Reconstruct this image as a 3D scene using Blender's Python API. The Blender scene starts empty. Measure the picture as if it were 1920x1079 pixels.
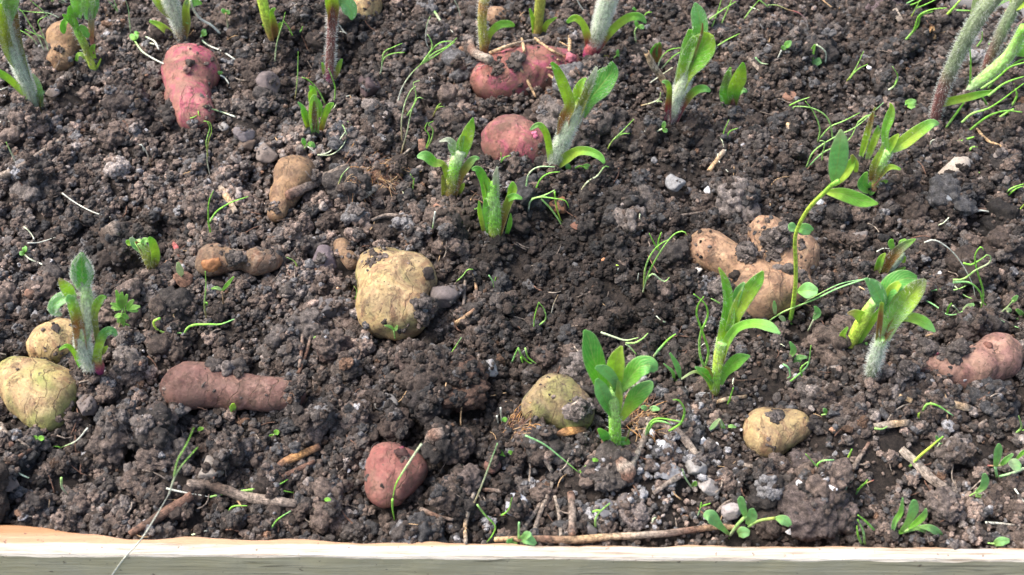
import bpy, bmesh, math, random
import numpy as np
from mathutils import Vector, Matrix, Euler
R = math.radians
random.seed(7)
rng = np.random.default_rng(7)
scene = bpy.context.scene
col = scene.collection

# ------------------------------------------------------------------ camera, sky, sun, exposure
CAM_H, PITCH, FPX = 0.65, R(50.0), 2318.0            # metres, below the horizon, focal length in photo pixels (1920 wide)
cd = bpy.data.cameras.new('camera'); cam = bpy.data.objects.new('camera', cd); col.objects.link(cam)
cam.location = (0, 0, CAM_H); cam.rotation_euler = (R(90) - PITCH, 0, 0)
cd.sensor_width = 36; cd.lens = 36 * FPX / 1920.0
cd.clip_start = 0.02; cd.clip_end = 60
cd.dof.use_dof = True; cd.dof.focus_distance = 0.83; cd.dof.aperture_fstop = 11
scene.camera = cam

SUN_EL, SUN_AZ = 58.0, -75.0                          # azimuth from +Y (away from the camera) towards -X
w = bpy.data.worlds.new('World'); scene.world = w; w.use_nodes = True
nt = w.node_tree; nt.nodes.clear()
sky = nt.nodes.new('ShaderNodeTexSky'); sky.sky_type = 'NISHITA'; sky.sun_disc = False
sky.sun_elevation = R(SUN_EL); sky.sun_rotation = R(SUN_AZ); sky.air_density = 1.0; sky.dust_density = 5.0; sky.ozone_density = .6
bg = nt.nodes.new('ShaderNodeBackground'); bg.inputs['Strength'].default_value = 0.12
wo = nt.nodes.new('ShaderNodeOutputWorld')
nt.links.new(sky.outputs[0], bg.inputs[0]); nt.links.new(bg.outputs[0], wo.inputs[0])
sl = bpy.data.lights.new('sun', 'SUN'); sun = bpy.data.objects.new('sun', sl); col.objects.link(sun)
sl.energy = 1.65; sl.angle = R(32); sl.color = (1.0, 0.96, 0.91)
sd = Vector((math.sin(R(SUN_AZ)) * math.cos(R(SUN_EL)), math.cos(R(SUN_AZ)) * math.cos(R(SUN_EL)), math.sin(R(SUN_EL))))
sun.rotation_euler = sd.to_track_quat('Z', 'Y').to_euler(); sun.location = (0, 1, 2)
scene.view_settings.view_transform = 'Standard'; scene.view_settings.look = 'None'
scene.view_settings.exposure = 1.38; scene.view_settings.gamma = 1.0

# ------------------------------------------------------------------ photo pixel <-> world
CO = np.array([0, 0, CAM_H])
FW = np.array([0, math.cos(PITCH), -math.sin(PITCH)]); UP = np.array([0, math.sin(PITCH), math.cos(PITCH)]); RT = np.array([1.0, 0, 0])
def ray(px, py): return FW + RT * ((px - 960) / FPX) + UP * ((539.5 - py) / FPX)
def project(P):
    d = np.asarray(P) - CO; z = d @ FW
    return 960 + FPX * (d @ RT) / z, 539.5 - FPX * (d @ UP) / z, z
def at(px, py, z=0.0):
    r = ray(px, py); return CO + r * ((z - CAM_H) / r[2])
TILE = {'A': (0, 0), 'B': (480, 0), 'C': (960, 0), 'D': (1440, 0), 'E': (0, 360), 'F': (480, 360), 'G': (960, 360), 'H': (1440, 360),
        'I': (0, 720), 'J': (480, 720), 'K': (960, 720), 'M': (1440, 720)}
def tp(t, x, y):                                       # notebook sheets at three times the photo's size, Z = the photo itself
    if t == 'Z': return x, y
    o = TILE[t]; return o[0] + x / 3.0, o[1] + y / 3.0

# ------------------------------------------------------------------ noise
def hash3(i, j, k, s):
    n = (i * 374761393 + j * 668265263 + k * 2147483647 + s * 974711) & 0xffffffff
    n = ((n ^ (n >> 13)) * 1274126177) & 0xffffffff
    return ((n ^ (n >> 16)) & 0xffff) / 65535.0
def vnoise(P, s=0):
    P = np.asarray(P, float); f = np.floor(P).astype(np.int64); t = P - f; t = t * t * (3 - 2 * t); r = 0
    for a in (0, 1):
        for b in (0, 1):
            for c in (0, 1):
                wt = (t[..., 0] if a else 1 - t[..., 0]) * (t[..., 1] if b else 1 - t[..., 1]) * (t[..., 2] if c else 1 - t[..., 2])
                r = r + wt * hash3(f[..., 0] + a, f[..., 1] + b, f[..., 2] + c, s)
    return r * 2 - 1
def fbm(P, s=0, o=3):
    P = np.asarray(P, float); v = 0; a = 1
    for i in range(o): v = v + a * vnoise(P * 2 ** i + 17.3 * i, s + i); a *= .5
    return v

# ------------------------------------------------------------------ objects
def link(o, parent=None):
    col.objects.link(o)
    if parent is not None: o.parent = parent
    return o
def tag(o, label=None, cat=None, group=None, kind=None):
    if label: o['label'] = label
    if cat: o['category'] = cat
    if group: o['group'] = group
    if kind: o['kind'] = kind
    return o
def empty(name, loc):
    o = bpy.data.objects.new(name, None); o.empty_display_size = .01; link(o); o.location = loc; return o
def mesh_from(name, V, F, mats, cols=None, uvs=None, smooth=True, midx=None):
    V = np.asarray(V, float); me = bpy.data.meshes.new(name)
    me.from_pydata([tuple(v) for v in V], [], [tuple(int(i) for i in f) for f in F])
    for m in (mats if isinstance(mats, (list, tuple)) else [mats]): me.materials.append(m)
    if smooth: me.polygons.foreach_set('use_smooth', np.ones(len(me.polygons), bool))
    if midx is not None: me.polygons.foreach_set('material_index', np.array(midx, np.int32))
    if cols is not None:
        ca = me.color_attributes.new('Col', 'FLOAT_COLOR', 'POINT')
        c = np.ones((len(V), 4)); c[:, :3] = cols; ca.data.foreach_set('color', c.ravel())
    if uvs is not None:
        ul = me.uv_layers.new(name='UVMap'); li = np.empty(len(me.loops), np.int32); me.loops.foreach_get('vertex_index', li)
        ul.data.foreach_set('uv', np.asarray(uvs, float)[li].ravel())
    me.update(); return me
def obj(name, me, parent=None):
    return link(bpy.data.objects.new(name, me), parent)
def ico(sub):
    bm = bmesh.new(); bmesh.ops.create_icosphere(bm, subdivisions=sub, radius=1)
    V = np.array([v.co[:] for v in bm.verts]); F = [[v.index for v in f.verts] for f in bm.faces]; bm.free(); return V, F
ICO = {k: ico(k) for k in (2, 3, 4, 5)}

# ------------------------------------------------------------------ node helpers and materials
class N:
    def __init__(s, name):
        s.m = bpy.data.materials.new(name); s.m.use_nodes = True; s.t = s.m.node_tree; s.t.nodes.clear()
        s.out = s.n('ShaderNodeOutputMaterial'); s.p = s.n('ShaderNodeBsdfPrincipled'); s.l(s.p.outputs[0], s.out.inputs[0])
    def n(s, ty, **kw):
        x = s.t.nodes.new(ty)
        for k, v in kw.items(): setattr(x, k, v)
        return x
    def l(s, a, b): s.t.links.new(a, b)
    def noise(s, scale, detail=4, rough=.6, vec=None, dist=0):
        x = s.n('ShaderNodeTexNoise'); x.inputs['Scale'].default_value = scale; x.inputs['Detail'].default_value = detail
        x.inputs['Roughness'].default_value = rough; x.inputs['Distortion'].default_value = dist
        if vec is not None: s.l(vec, x.inputs['Vector'])
        return x.outputs['Fac']
    def ramp(s, fac, stops, mode='LINEAR'):
        x = s.n('ShaderNodeValToRGB'); x.color_ramp.interpolation = mode; e = x.color_ramp.elements
        while len(e) < len(stops): e.new(.5)
        for i, (p, c) in enumerate(stops):
            e[i].position = p; e[i].color = (*c, 1) if not isinstance(c, (int, float)) else (c, c, c, 1)
        s.l(fac, x.inputs[0]); return x.outputs[0]
    def mix(s, f, a, b, mode='MIX'):
        x = s.n('ShaderNodeMix', data_type='RGBA', blend_type=mode)
        for v, i in ((f, 0), (a, 6), (b, 7)):
            if hasattr(v, 'links'): s.l(v, x.inputs[i])
            elif i == 0: x.inputs[0].default_value = v
            else: x.inputs[i].default_value = (*v, 1)
        return x.outputs[2]
    def math(s, op, a, b=0.0, c=None, clamp=False):
        x = s.n('ShaderNodeMath', operation=op); x.use_clamp = clamp
        for i, v in enumerate((a, b, c)):
            if v is None: continue
            if hasattr(v, 'links'): s.l(v, x.inputs[i])
            else: x.inputs[i].default_value = v
        return x.outputs[0]
    def bump(s, h, strength, dist):
        x = s.n('ShaderNodeBump'); x.inputs['Strength'].default_value = strength; x.inputs['Distance'].default_value = dist
        s.l(h, x.inputs['Height']); s.l(x.outputs[0], s.p.inputs['Normal']); return x
    def base(s, c): s.l(c, s.p.inputs['Base Color']) if hasattr(c, 'links') else setattr(s.p.inputs['Base Color'], 'default_value', (*c, 1))
    def rough(s, v): s.p.inputs['Roughness'].default_value = v
    def coord(s, k='Object'): return s.n('ShaderNodeTexCoord').outputs[k]
    def geo(s, k='Position'): return s.n('ShaderNodeNewGeometry').outputs[k]

def soil_mat(name, source):
    m = N(name); pos = m.geo()
    if source == 'inst': c = m.n('ShaderNodeAttribute', attribute_type='INSTANCER', attribute_name='ccol').outputs['Color']
    elif source == 'obj': c = m.n('ShaderNodeObjectInfo').outputs['Color']
    else: c = m.mix(m.noise(60, 3, .6, pos), (.012, .009, .007), (.045, .034, .028))  # bed sheet coloured darker than the crumbs: painted shade for the gaps between them
    n1 = m.noise(330, 5, .7, pos); n2 = m.noise(1500, 3, .7, pos)
    f = m.ramp(n1, [(.33, .36), (.5, .92), (.68, 1.8)]); c = m.mix(1.0, c, f, 'MULTIPLY')
    g = m.ramp(n2, [(.36, .6), (.5, 1.0), (.66, 1.55)]); c = m.mix(1.0, c, g, 'MULTIPLY')
    sp = m.ramp(m.noise(900, 1, .5, pos, .5), [(.74, 0.0), (.80, .7)])
    c = m.mix(sp, c, (.26, .21, .17))
    m.base(c); m.rough(.82); m.p.inputs['Specular IOR Level'].default_value = .35
    h = m.math('ADD', m.math('MULTIPLY', n1, .6), m.math('MULTIPLY', n2, .4)); m.bump(h, 1.0, .0022)
    return m.m
M_CR = soil_mat('crumbly_soil', 'inst'); M_CLOD = soil_mat('clod_soil', 'obj'); M_BASE = soil_mat('bed_soil_gap_shade', 'pos')

def stone_mat():
    m = N('stone'); oc = m.coord(); c = m.n('ShaderNodeObjectInfo').outputs['Color']; pos = m.geo()
    f = m.ramp(m.noise(260, 5, .7, pos), [(.3, .6), (.5, 1.0), (.7, 1.35)]); c = m.mix(1.0, c, f, 'MULTIPLY')
    sp = m.ramp(m.noise(900, 2, .6, pos), [(.62, 0.0), (.70, .8)]); c = m.mix(sp, c, (.09, .07, .06))
    m.base(c); m.rough(.75); m.bump(m.noise(500, 4, .7, pos), .5, .0012); return m.m
M_STONE = stone_mat()

def leaf_mat():
    m = N('leaf'); a = m.n('ShaderNodeVertexColor', layer_name='Col').outputs[0]; uv = m.n('ShaderNodeUVMap').outputs[0]
    s = m.n('ShaderNodeSeparateXYZ'); m.l(uv, s.inputs[0]); u, v = s.outputs[0], s.outputs[1]
    au = m.math('ABSOLUTE', m.math('SUBTRACT', u, .5))
    pos = m.geo()
    mid = m.math('SUBTRACT', 1, m.math('MULTIPLY', au, 22), clamp=True)
    ph = m.math('SUBTRACT', m.math('MULTIPLY', v, 26), m.math('MULTIPLY', au, 22))
    ph = m.math('ADD', ph, m.math('MULTIPLY', m.noise(300, 2, .5, pos), 2.5))
    vein = m.math('POWER', m.math('ABSOLUTE', m.math('SINE', ph)), 14)
    vf = m.math('MAXIMUM', mid, m.math('MULTIPLY', vein, .7))
    c = m.mix(m.math('MULTIPLY', vf, .65), a, (.55, .66, .22))
    f = m.ramp(m.noise(240, 4, .65, pos), [(.32, .84), (.5, 1.0), (.7, 1.18)]); c = m.mix(1.0, c, f, 'MULTIPLY')
    edge = m.ramp(au, [(.42, 0.0), (.5, .45)]); c = m.mix(edge, c, (.5, .6, .35))
    m.base(c); m.rough(.38); m.p.inputs['Specular IOR Level'].default_value = .45; m.p.inputs['Sheen Weight'].default_value = .1; m.p.inputs['Sheen Roughness'].default_value = .4
    m.bump(m.math('ADD', m.math('MULTIPLY', vf, -.7), m.math('MULTIPLY', m.noise(900, 2, .6, pos), .4)), .55, .0008)
    tr = m.n('ShaderNodeBsdfTranslucent'); m.l(c, tr.inputs[0]); mx = m.n('ShaderNodeMixShader'); mx.inputs[0].default_value = .45
    m.l(m.p.outputs[0], mx.inputs[1]); m.l(tr.outputs[0], mx.inputs[2]); m.l(mx.outputs[0], m.out.inputs[0]); return m.m
M_LEAF = leaf_mat()
def stem_mat(name, rough, streak, lo=.6, hi=1.35):
    m = N(name); a = m.n('ShaderNodeVertexColor', layer_name='Col').outputs[0]; uv = m.n('ShaderNodeUVMap').outputs[0]
    mp = m.n('ShaderNodeMapping'); mp.inputs['Scale'].default_value = (streak, 3, 1); m.l(uv, mp.inputs[0])
    n1 = m.noise(3.0, 4, .7, mp.outputs[0]); n2 = m.noise(420, 3, .6, m.geo())
    c = m.mix(1.0, a, m.ramp(n1, [(.32, lo), (.5, 1.0), (.68, hi)]), 'MULTIPLY')
    c = m.mix(1.0, c, m.ramp(n2, [(.32, lo), (.68, hi)]), 'MULTIPLY')
    m.base(c); m.rough(rough); m.bump(m.math('ADD', n1, n2), .5, .0009)
    m.p.inputs['Subsurface Weight'].default_value = 0.0
    return m.m
M_STEM = stem_mat('stem', .45, 8); M_WOOD = stem_mat('dead_wood', .9, 22, .3, 1.8)
def hair_mat():
    m = N('stem_hair'); m.base((.88, .9, .84)); m.rough(.5)
    tr = m.n('ShaderNodeBsdfTranslucent'); tr.inputs[0].default_value = (.85, .87, .8, 1); mx = m.n('ShaderNodeMixShader'); mx.inputs[0].default_value = .5
    m.l(m.p.outputs[0], mx.inputs[1]); m.l(tr.outputs[0], mx.inputs[2]); m.l(mx.outputs[0], m.out.inputs[0]); return m.m
M_HAIR = hair_mat()

def tuber_mat(name, a, b, c3, dirt=.5, green=(.25, .3, .07), gamt=.0):
    m = N(name); oc = m.coord(); pos = m.geo()
    n1 = m.noise(38, 5, .65, oc, .6); n2 = m.noise(130, 6, .75, oc)
    c = m.mix(m.ramp(n1, [(.38, 0.0), (.62, 1.0)]), a, b)
    c = m.mix(m.ramp(m.noise(48, 5, .7, oc, 1.0), [(.46, 0.0), (.56, .92)]), c, c3)
    c = m.mix(m.ramp(m.noise(90, 4, .7, m.geo(), .8), [(.52, 0.0), (.64, .42)]), c, (.17, .10, .065))
    c = m.mix(m.ramp(m.noise(55, 4, .6, oc, 1.6), [(.54, 0.0), (.64, .5)]), c, tuple(min(1, v * 1.45 + .03) for v in b))
    if gamt: c = m.mix(m.ramp(m.noise(30, 3, .5, oc, .4), [(.60 - .22 * gamt, 0.0), (.78 - .22 * gamt, .85)]), c, green)
    c = m.mix(1.0, c, m.ramp(n2, [(.3, .66), (.7, 1.28)]), 'MULTIPLY')
    ln = m.n('ShaderNodeTexWave', wave_type='BANDS'); ln.inputs['Scale'].default_value = 26; ln.inputs['Distortion'].default_value = 14; ln.inputs['Detail'].default_value = 4
    ln.inputs['Detail Scale'].default_value = 1.4; m.l(oc, ln.inputs['Vector'])
    crack = m.math('MULTIPLY', m.ramp(ln.outputs['Fac'], [(.0, .9), (.03, 0.0)]), m.ramp(m.noise(45, 2, .5, oc), [(.42, 0.0), (.56, 1.0)]))
    c = m.mix(m.math('MULTIPLY', crack, .7), c, (.13, .08, .05))
    sp = m.ramp(m.noise(420, 3, .6, oc), [(.62, 0.0), (.68, .9)]); c = m.mix(sp, c, (.085, .055, .04))
    dn = m.ramp(m.noise(75, 8, .85, oc, .3), [(.57 - .16 * dirt, 0.0), (.72 - .14 * dirt, .9)]); c = m.mix(dn, c, (.075, .055, .044))
    du = m.ramp(m.noise(34, 5, .7, pos), [(.36, .05), (.62, .55 * dirt + .32)]); c = m.mix(du, c, (.17, .12, .088))
    m.base(c); m.rough(.62); m.p.inputs['Specular IOR Level'].default_value = .3
    m.p.inputs['Subsurface Weight'].default_value = .06; m.p.inputs['Subsurface Radius'].default_value = (.004, .002, .001)
    h = m.math('ADD', m.math('MULTIPLY', n2, .5), m.math('ADD', m.math('MULTIPLY', m.noise(700, 3, .7, oc), .25), m.math('MULTIPLY', dn, .35)))
    h = m.math('SUBTRACT', h, m.math('MULTIPLY', crack, .5)); m.bump(h, .85, .0024)
    return m.m
# ------------------------------------------------------------------ the tubers' shapes (spheres melted together), laid out before the soil is poured round them
BZ = 0.006                                             # mean height of the crumb layer
PINK = ((.40, .15, .125), (.40, .21, .15), (.48, .08, .15))
TAN = ((.37, .22, .105), (.45, .285, .145), (.26, .14, .075))
CREAM = ((.53, .38, .165), (.64, .49, .25), (.38, .22, .11))
MAUVE = ((.20, .098, .082), (.27, .15, .12), (.16, .07, .062))
PEACH = ((.47, .28, .16), (.54, .345, .20), (.34, .19, .115))
# key: (label, landmark words, palette, dirt, green, balls px,py,r,[lift in radii])
TUB = {
 'T1': ('pink upright tuber with a dark bud scar, narrowing downwards to a soil covered neck', 'narrow necked pink tuber', PINK, .25, 0, [(358, 135, 54), (352, 178, 42), (362, 202, 35), (372, 220, 29)]),
 'T2': ('tan tuber half hidden behind the leafy shoot beside the white haired corner stem', 'half hidden tan tuber', TAN, .3, 0, [(120, 76, 33, .2), (112, 112, 24, .1)]),
 'T3': ('pale cream tuber behind the hairy purple stem, cut by the far edge of view', 'pale cream tuber', CREAM, .3, 0, [(682, 10, 37), (662, 32, 22)]),
 'T4': ('big reddish knobbly tuber with dry needles scattered over it', 'needle covered reddish tuber', ((.32, .105, .085), (.33, .15, .10), (.44, .08, .15)), .45, 0, [(926, 150, 45, .1), (968, 136, 50, .1), (1016, 130, 46, .1), (1062, 122, 29)]),
 'T5': ('rounded pink tuber with cracked skin tucked against the tall hairy shoot', 'cracked pink tuber', ((.34, .12, .105), (.36, .17, .13), (.42, .08, .14)), .5, 0, [(946, 262, 44, .1), (975, 268, 42, .1), (990, 284, 38)]),
 'T6': ('light brown pear shaped tuber with a wood splinter lying over it', 'pear shaped brown tuber', TAN, .4, 0, [(552, 330, 42, .15), (534, 365, 31, .25), (520, 398, 18, .4)]),
 'T7': ('flaky whitish brown tuber tip running into a dirty brown neck', 'flaky brown tuber', ((.36, .22, .12), (.50, .38, .27), (.25, .11, .06)), .75, 0, [(398, 488, 32, .3), (434, 492, 20, .4), (478, 492, 26, .35), (508, 490, 18, .4)]),
 'T8': ('big yellowish tuber standing alone with a dark round eye on its shoulder', 'big yellowish tuber', CREAM, .3, .35, [(722, 520, 58), (760, 528, 55), (730, 578, 60), (768, 590, 46), (793, 516, 27, .6)]),
 'T8b': ('small smooth brown tuber tip peeping out behind the big yellowish tuber', 'smooth brown tuber tip', TAN, .5, 0, [(640, 462, 15), (646, 478, 17), (660, 492, 16)]),
 'T9': ('large knobbly peach tuber with soil lying across its middle', 'knobbly peach tuber', PEACH, .4, 0, [(1326, 468, 40), (1362, 488, 30), (1400, 506, 42), (1440, 442, 38), (1450, 480, 34), (1494, 480, 44), (1432, 552, 50), (1482, 542, 42)]),
 'T10': ('big yellow green tuber at the corner, largest of the pair under the hairy shoot', 'big yellow green tuber', CREAM, .25, .8, [(60, 728, 56), (100, 745, 50), (94, 775, 42), (26, 705, 34)]),
 'T11': ('smaller tan tuber behind the big yellow green one, touching the hairy shoot', 'smaller tan tuber', CREAM, .3, .2, [(106, 640, 45, .15), (82, 655, 30, .15)]),
 'T12': ('long mauve tuber lying flat, crossed by faint rings', 'long mauve tuber', MAUVE, .35, 0, [(352, 724, 46, .1), (398, 724, 42, .12), (448, 732, 39, .15), (500, 738, 34, .25), (545, 738, 28, .3)]),
 'T13': ('dull red tuber with a hollow brown bud scar and a bent grass blade before it', 'dull red tuber', ((.27, .08, .07), (.22, .075, .07), (.34, .14, .11)), .3, 0, [(732, 876, 50), (724, 915, 38), (768, 880, 28)]),
 'T14': ('mottled green brown tuber leaning against the broad leaved shoot', 'mottled green tuber', ((.36, .27, .12), (.45, .33, .2), (.25, .17, .12)), .55, .9, [(1042, 745, 46), (1075, 775, 34), (1000, 768, 28)]),
 'T15': ('small cream tuber with two rounded lobes and a soil filled cleft', 'two lobed cream tuber', CREAM, .35, .35, [(1430, 800, 38), (1486, 800, 33), (1448, 826, 32)]),
 'T16': ('pinkish tan tuber with cracked rings and small buds near the fuzzy shoot', 'ringed pinkish tuber', ((.44, .26, .19), (.38, .20, .16), (.30, .15, .13)), .4, 0, [(1872, 668, 46, .2), (1826, 692, 44, .2), (1780, 690, 37, .2), (1726, 684, 25, .25)]),
 'T17': ('small sliver of tan tuber beside the stout olive stem', 'sliver of tan tuber', PEACH, .5, 0, [(930, 34, 20)]),
 'T18': ('flat scrap of pale tuber skin showing through matted brown fibres', 'flat pale tuber scrap', PEACH, .6, 0, [(738, 322, 22, -.5), (715, 330, 16, -.5)]),
 'T19': ('faint tan tuber top barely showing behind the curled seedlings', 'barely showing tan tuber', TAN, .7, 0, [(1832, 490, 18, -.2)]),
 'T20': ('small pinkish tuber patch buried beside the dull red tuber', 'buried pinkish tuber patch', MAUVE, .5, 0, [(925, 872, 17, -.2)]),
}
def bump_height(x, y):
    P = np.stack([x, y, np.zeros_like(x)], -1)
    a = .0065 * vnoise(P * 13 + 3.1, 11) + .0075 * vnoise(P * 27 + 7.7, 12) + .0055 * vnoise(P * 55 + 1.3, 13)
    return a
# the plank's edges on the ground
ZB = .014
e0, e1 = at(0, 1041, ZB), at(1920, 1053, ZB); dirb = (e1 - e0) / np.linalg.norm(e1 - e0); nb = np.array([-dirb[1], dirb[0], 0.0])
BW = .0088                                             # plank thickness
def rimx(x):
    x = np.asarray(x, float)
    return .0215 * np.minimum(np.maximum(-x, 0), .27)
def board_s(x, y): return (x - e0[0]) * nb[0] + (y - e0[1]) * nb[1]      # distance behind the plank's outer edge

X0, X1, Y0, Y1, RES = -.60, .60, .33, 1.06, .001
nx, ny = int((X1 - X0) / RES), int((Y1 - Y0) / RES)
gx, gy = np.meshgrid(X0 + RES * np.arange(nx), Y0 + RES * np.arange(ny))
A = bump_height(gx, gy)
H = A + .002
TM = np.full(H.shape, -1, np.int8)                     # which tuber a cell shows
def splat(cx, cy, cz, r, sq=1.0, idx=None):
    n = max(1, int(r / RES)); i0 = int(round((cx - X0) / RES)); j0 = int(round((cy - Y0) / RES))
    a, b, c, d = max(i0 - n, 0), min(i0 + n + 1, nx), max(j0 - n, 0), min(j0 + n + 1, ny)
    if a >= b or c >= d: return
    dx = (gx[c:d, a:b] - cx); dy = (gy[c:d, a:b] - cy); q = r * r - dx * dx - dy * dy
    h = np.where(q > 0, cz + sq * np.sqrt(np.maximum(q, 0)), -9)
    w_ = H[c:d, a:b]; m_ = h > w_; w_[m_] = h[m_]
    if idx is not None: TM[c:d, a:b][m_] = idx
def Hat(x, y):
    i = int(min(max((x - X0) / RES, 0), nx - 1)); j = int(min(max((y - Y0) / RES, 0), ny - 1)); return H[j, i]
TB = {}
for k, (key, t) in enumerate(TUB.items()):
    bl = []
    for b in t[5]:
        g0 = at(b[0], b[1], BZ); rr = b[2] * project(g0)[2] / FPX
        lift = (b[3] if len(b) > 3 else 0) * rr
        g = at(b[0], b[1], BZ + lift)
        i = int((g[0] - X0) / RES); j = int((g[1] - Y0) / RES)
        bl.append((g[0], g[1], g[2], rr)); splat(g[0], g[1], g[2], rr, 1.0, k)
    TB[key] = bl

# ------------------------------------------------------------------ clods and stones that one can point at (label, px,py,w,h in photo px, colour, kind)
DK, MD, LT, GR, RB = (.040, .029, .024), (.075, .056, .047), (.13, .10, .085), (.12, .11, .105), (.075, .045, .033)
CLODS = [
 ('big round reddish brown clod between the long mauve tuber and mottled green tuber', 866, 726, 52, RB),
 ('dark clod leaning on the big round reddish brown clod', 797, 758, 42, (.035, .029, .027)),
 ('flat dark clod in front of the faceted grey stone', 742, 797, 30, (.05, .036, .03)),
 ('pale rounded crumbly clod in front of the long mauve tuber end', 590, 792, 33, LT),
 ('light crumbly clod under the hooked green seedling', 664, 780, 28, LT),
 ('tall ridged clod behind the dull red tuber, beside the leaf scrap', 852, 835, 36, MD),
 ('pale lumpy clod low beside the dull red tuber', 868, 905, 34, (.11, .085, .075)),
 ('pale clod just behind the plank below the lumpy one', 850, 945, 26, (.11, .085, .075)),
 ('massive crumbly clod lying just behind the plank near the white grains', 1528, 948, 62, (.09, .07, .063)),
 ('second arm of the massive crumbly clod near the plank', 1575, 965, 34, (.10, .078, .07)),
 ('clod behind the plank next to the five leaved seedling', 1772, 950, 34, (.10, .08, .07)),
 ('dark oval clod behind the ringed pinkish tuber', 1825, 612, 32, (.07, .055, .05)),
 ('dark fibrous clod behind the big yellowish tuber shoulder', 838, 468, 25, (.05, .036, .03)),
 ('broad pale clod mass in front of the big yellow green tuber', 220, 815, 46, (.10, .078, .066)),
 ('lumpy clod beside the broad pale clod mass', 292, 800, 40, (.09, .07, .06)),
 ('crumbly clod where the pale stems cross', 300, 850, 38, (.11, .085, .072)),
 ('upright dark clod behind the dark stick', 425, 845, 34, (.07, .055, .047)),
 ('round clod behind the plank under the crossing root', 118, 985, 26, (.10, .075, .06)),
 ('reddish lump in front of the big yellowish tuber corner', 628, 655, 28, (.09, .06, .05)),
 ('twin lumps between mauve tuber and yellowish tuber', 652, 690, 26, (.08, .065, .055)),
 ('reddish dark lump in front of the curved seedling', 772, 672, 28, (.07, .05, .043)),
 ('pale lump at the foot of the forked seedling', 1240, 545, 25, (.13, .10, .085)),
 ('lumpy clod below the forked seedling foot', 1222, 595, 27, (.11, .085, .07)),
 ('reddish lump behind the mottled green tuber', 1022, 668, 22, (.08, .058, .048)),
 ('pale chunky lump behind the broad leaved shoot', 1200, 672, 26, (.15, .125, .11)),
 ('grey chunk of packed earth hugging the mottled green tuber top', 1088, 688, 32, (.14, .12, .11)),
 ('lump with ashy coating near the plank below the splinter', 1192, 965, 26, (.15, .125, .115)),
 ('round lump above the ashy coated lump', 1174, 945, 18, (.13, .11, .10)),
 ('clod between the two lobed cream tuber and pale wood chips', 1612, 802, 28, (.09, .07, .06)),
 ('pale round clod nearer the pale wood chips', 1578, 782, 20, (.12, .095, .082)),
 ('clod in front of the two lobed cream tuber', 1512, 870, 30, (.075, .06, .056)),
 ('lump beside the upright splinter seedling', 1788, 850, 30, (.10, .08, .068)),
 ('pale lump behind the small shoot with two tall leaves', 1515, 70, 28, (.08, .062, .055)),
 ('pale lumpy clod behind the curled pale seedlings', 762, 210, 30, (.14, .11, .095)),
 ('smaller pale lump next to the reddish tuber', 800, 170, 24, (.13, .105, .09)),
 ('lump under the pear shaped brown tuber tip', 520, 450, 18, (.12, .095, .08)),
 ('crumbly heap behind the flaky brown tuber', 375, 390, 30, (.10, .08, .07)),
 ('rounded heap beside the narrow necked pink tuber', 235, 190, 36, (.09, .07, .06)),
 ('clod behind the two tiny curled seedlings', 1660, 92, 22, (.11, .085, .07)),
 ('heavy dark clod at the far edge near the thin grass tuft', 1660, 12, 34, (.10, .075, .078)),
 ('clod beside the slanting far splinter', 1685, 45, 24, (.08, .06, .055)),
 ('round lump close in front of the long mauve tuber start', 240, 700, 30, (.12, .095, .08)),
 ('lump beside the purple base of the white haired shoot', 235, 672, 20, (.11, .085, .07)),
]
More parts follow.
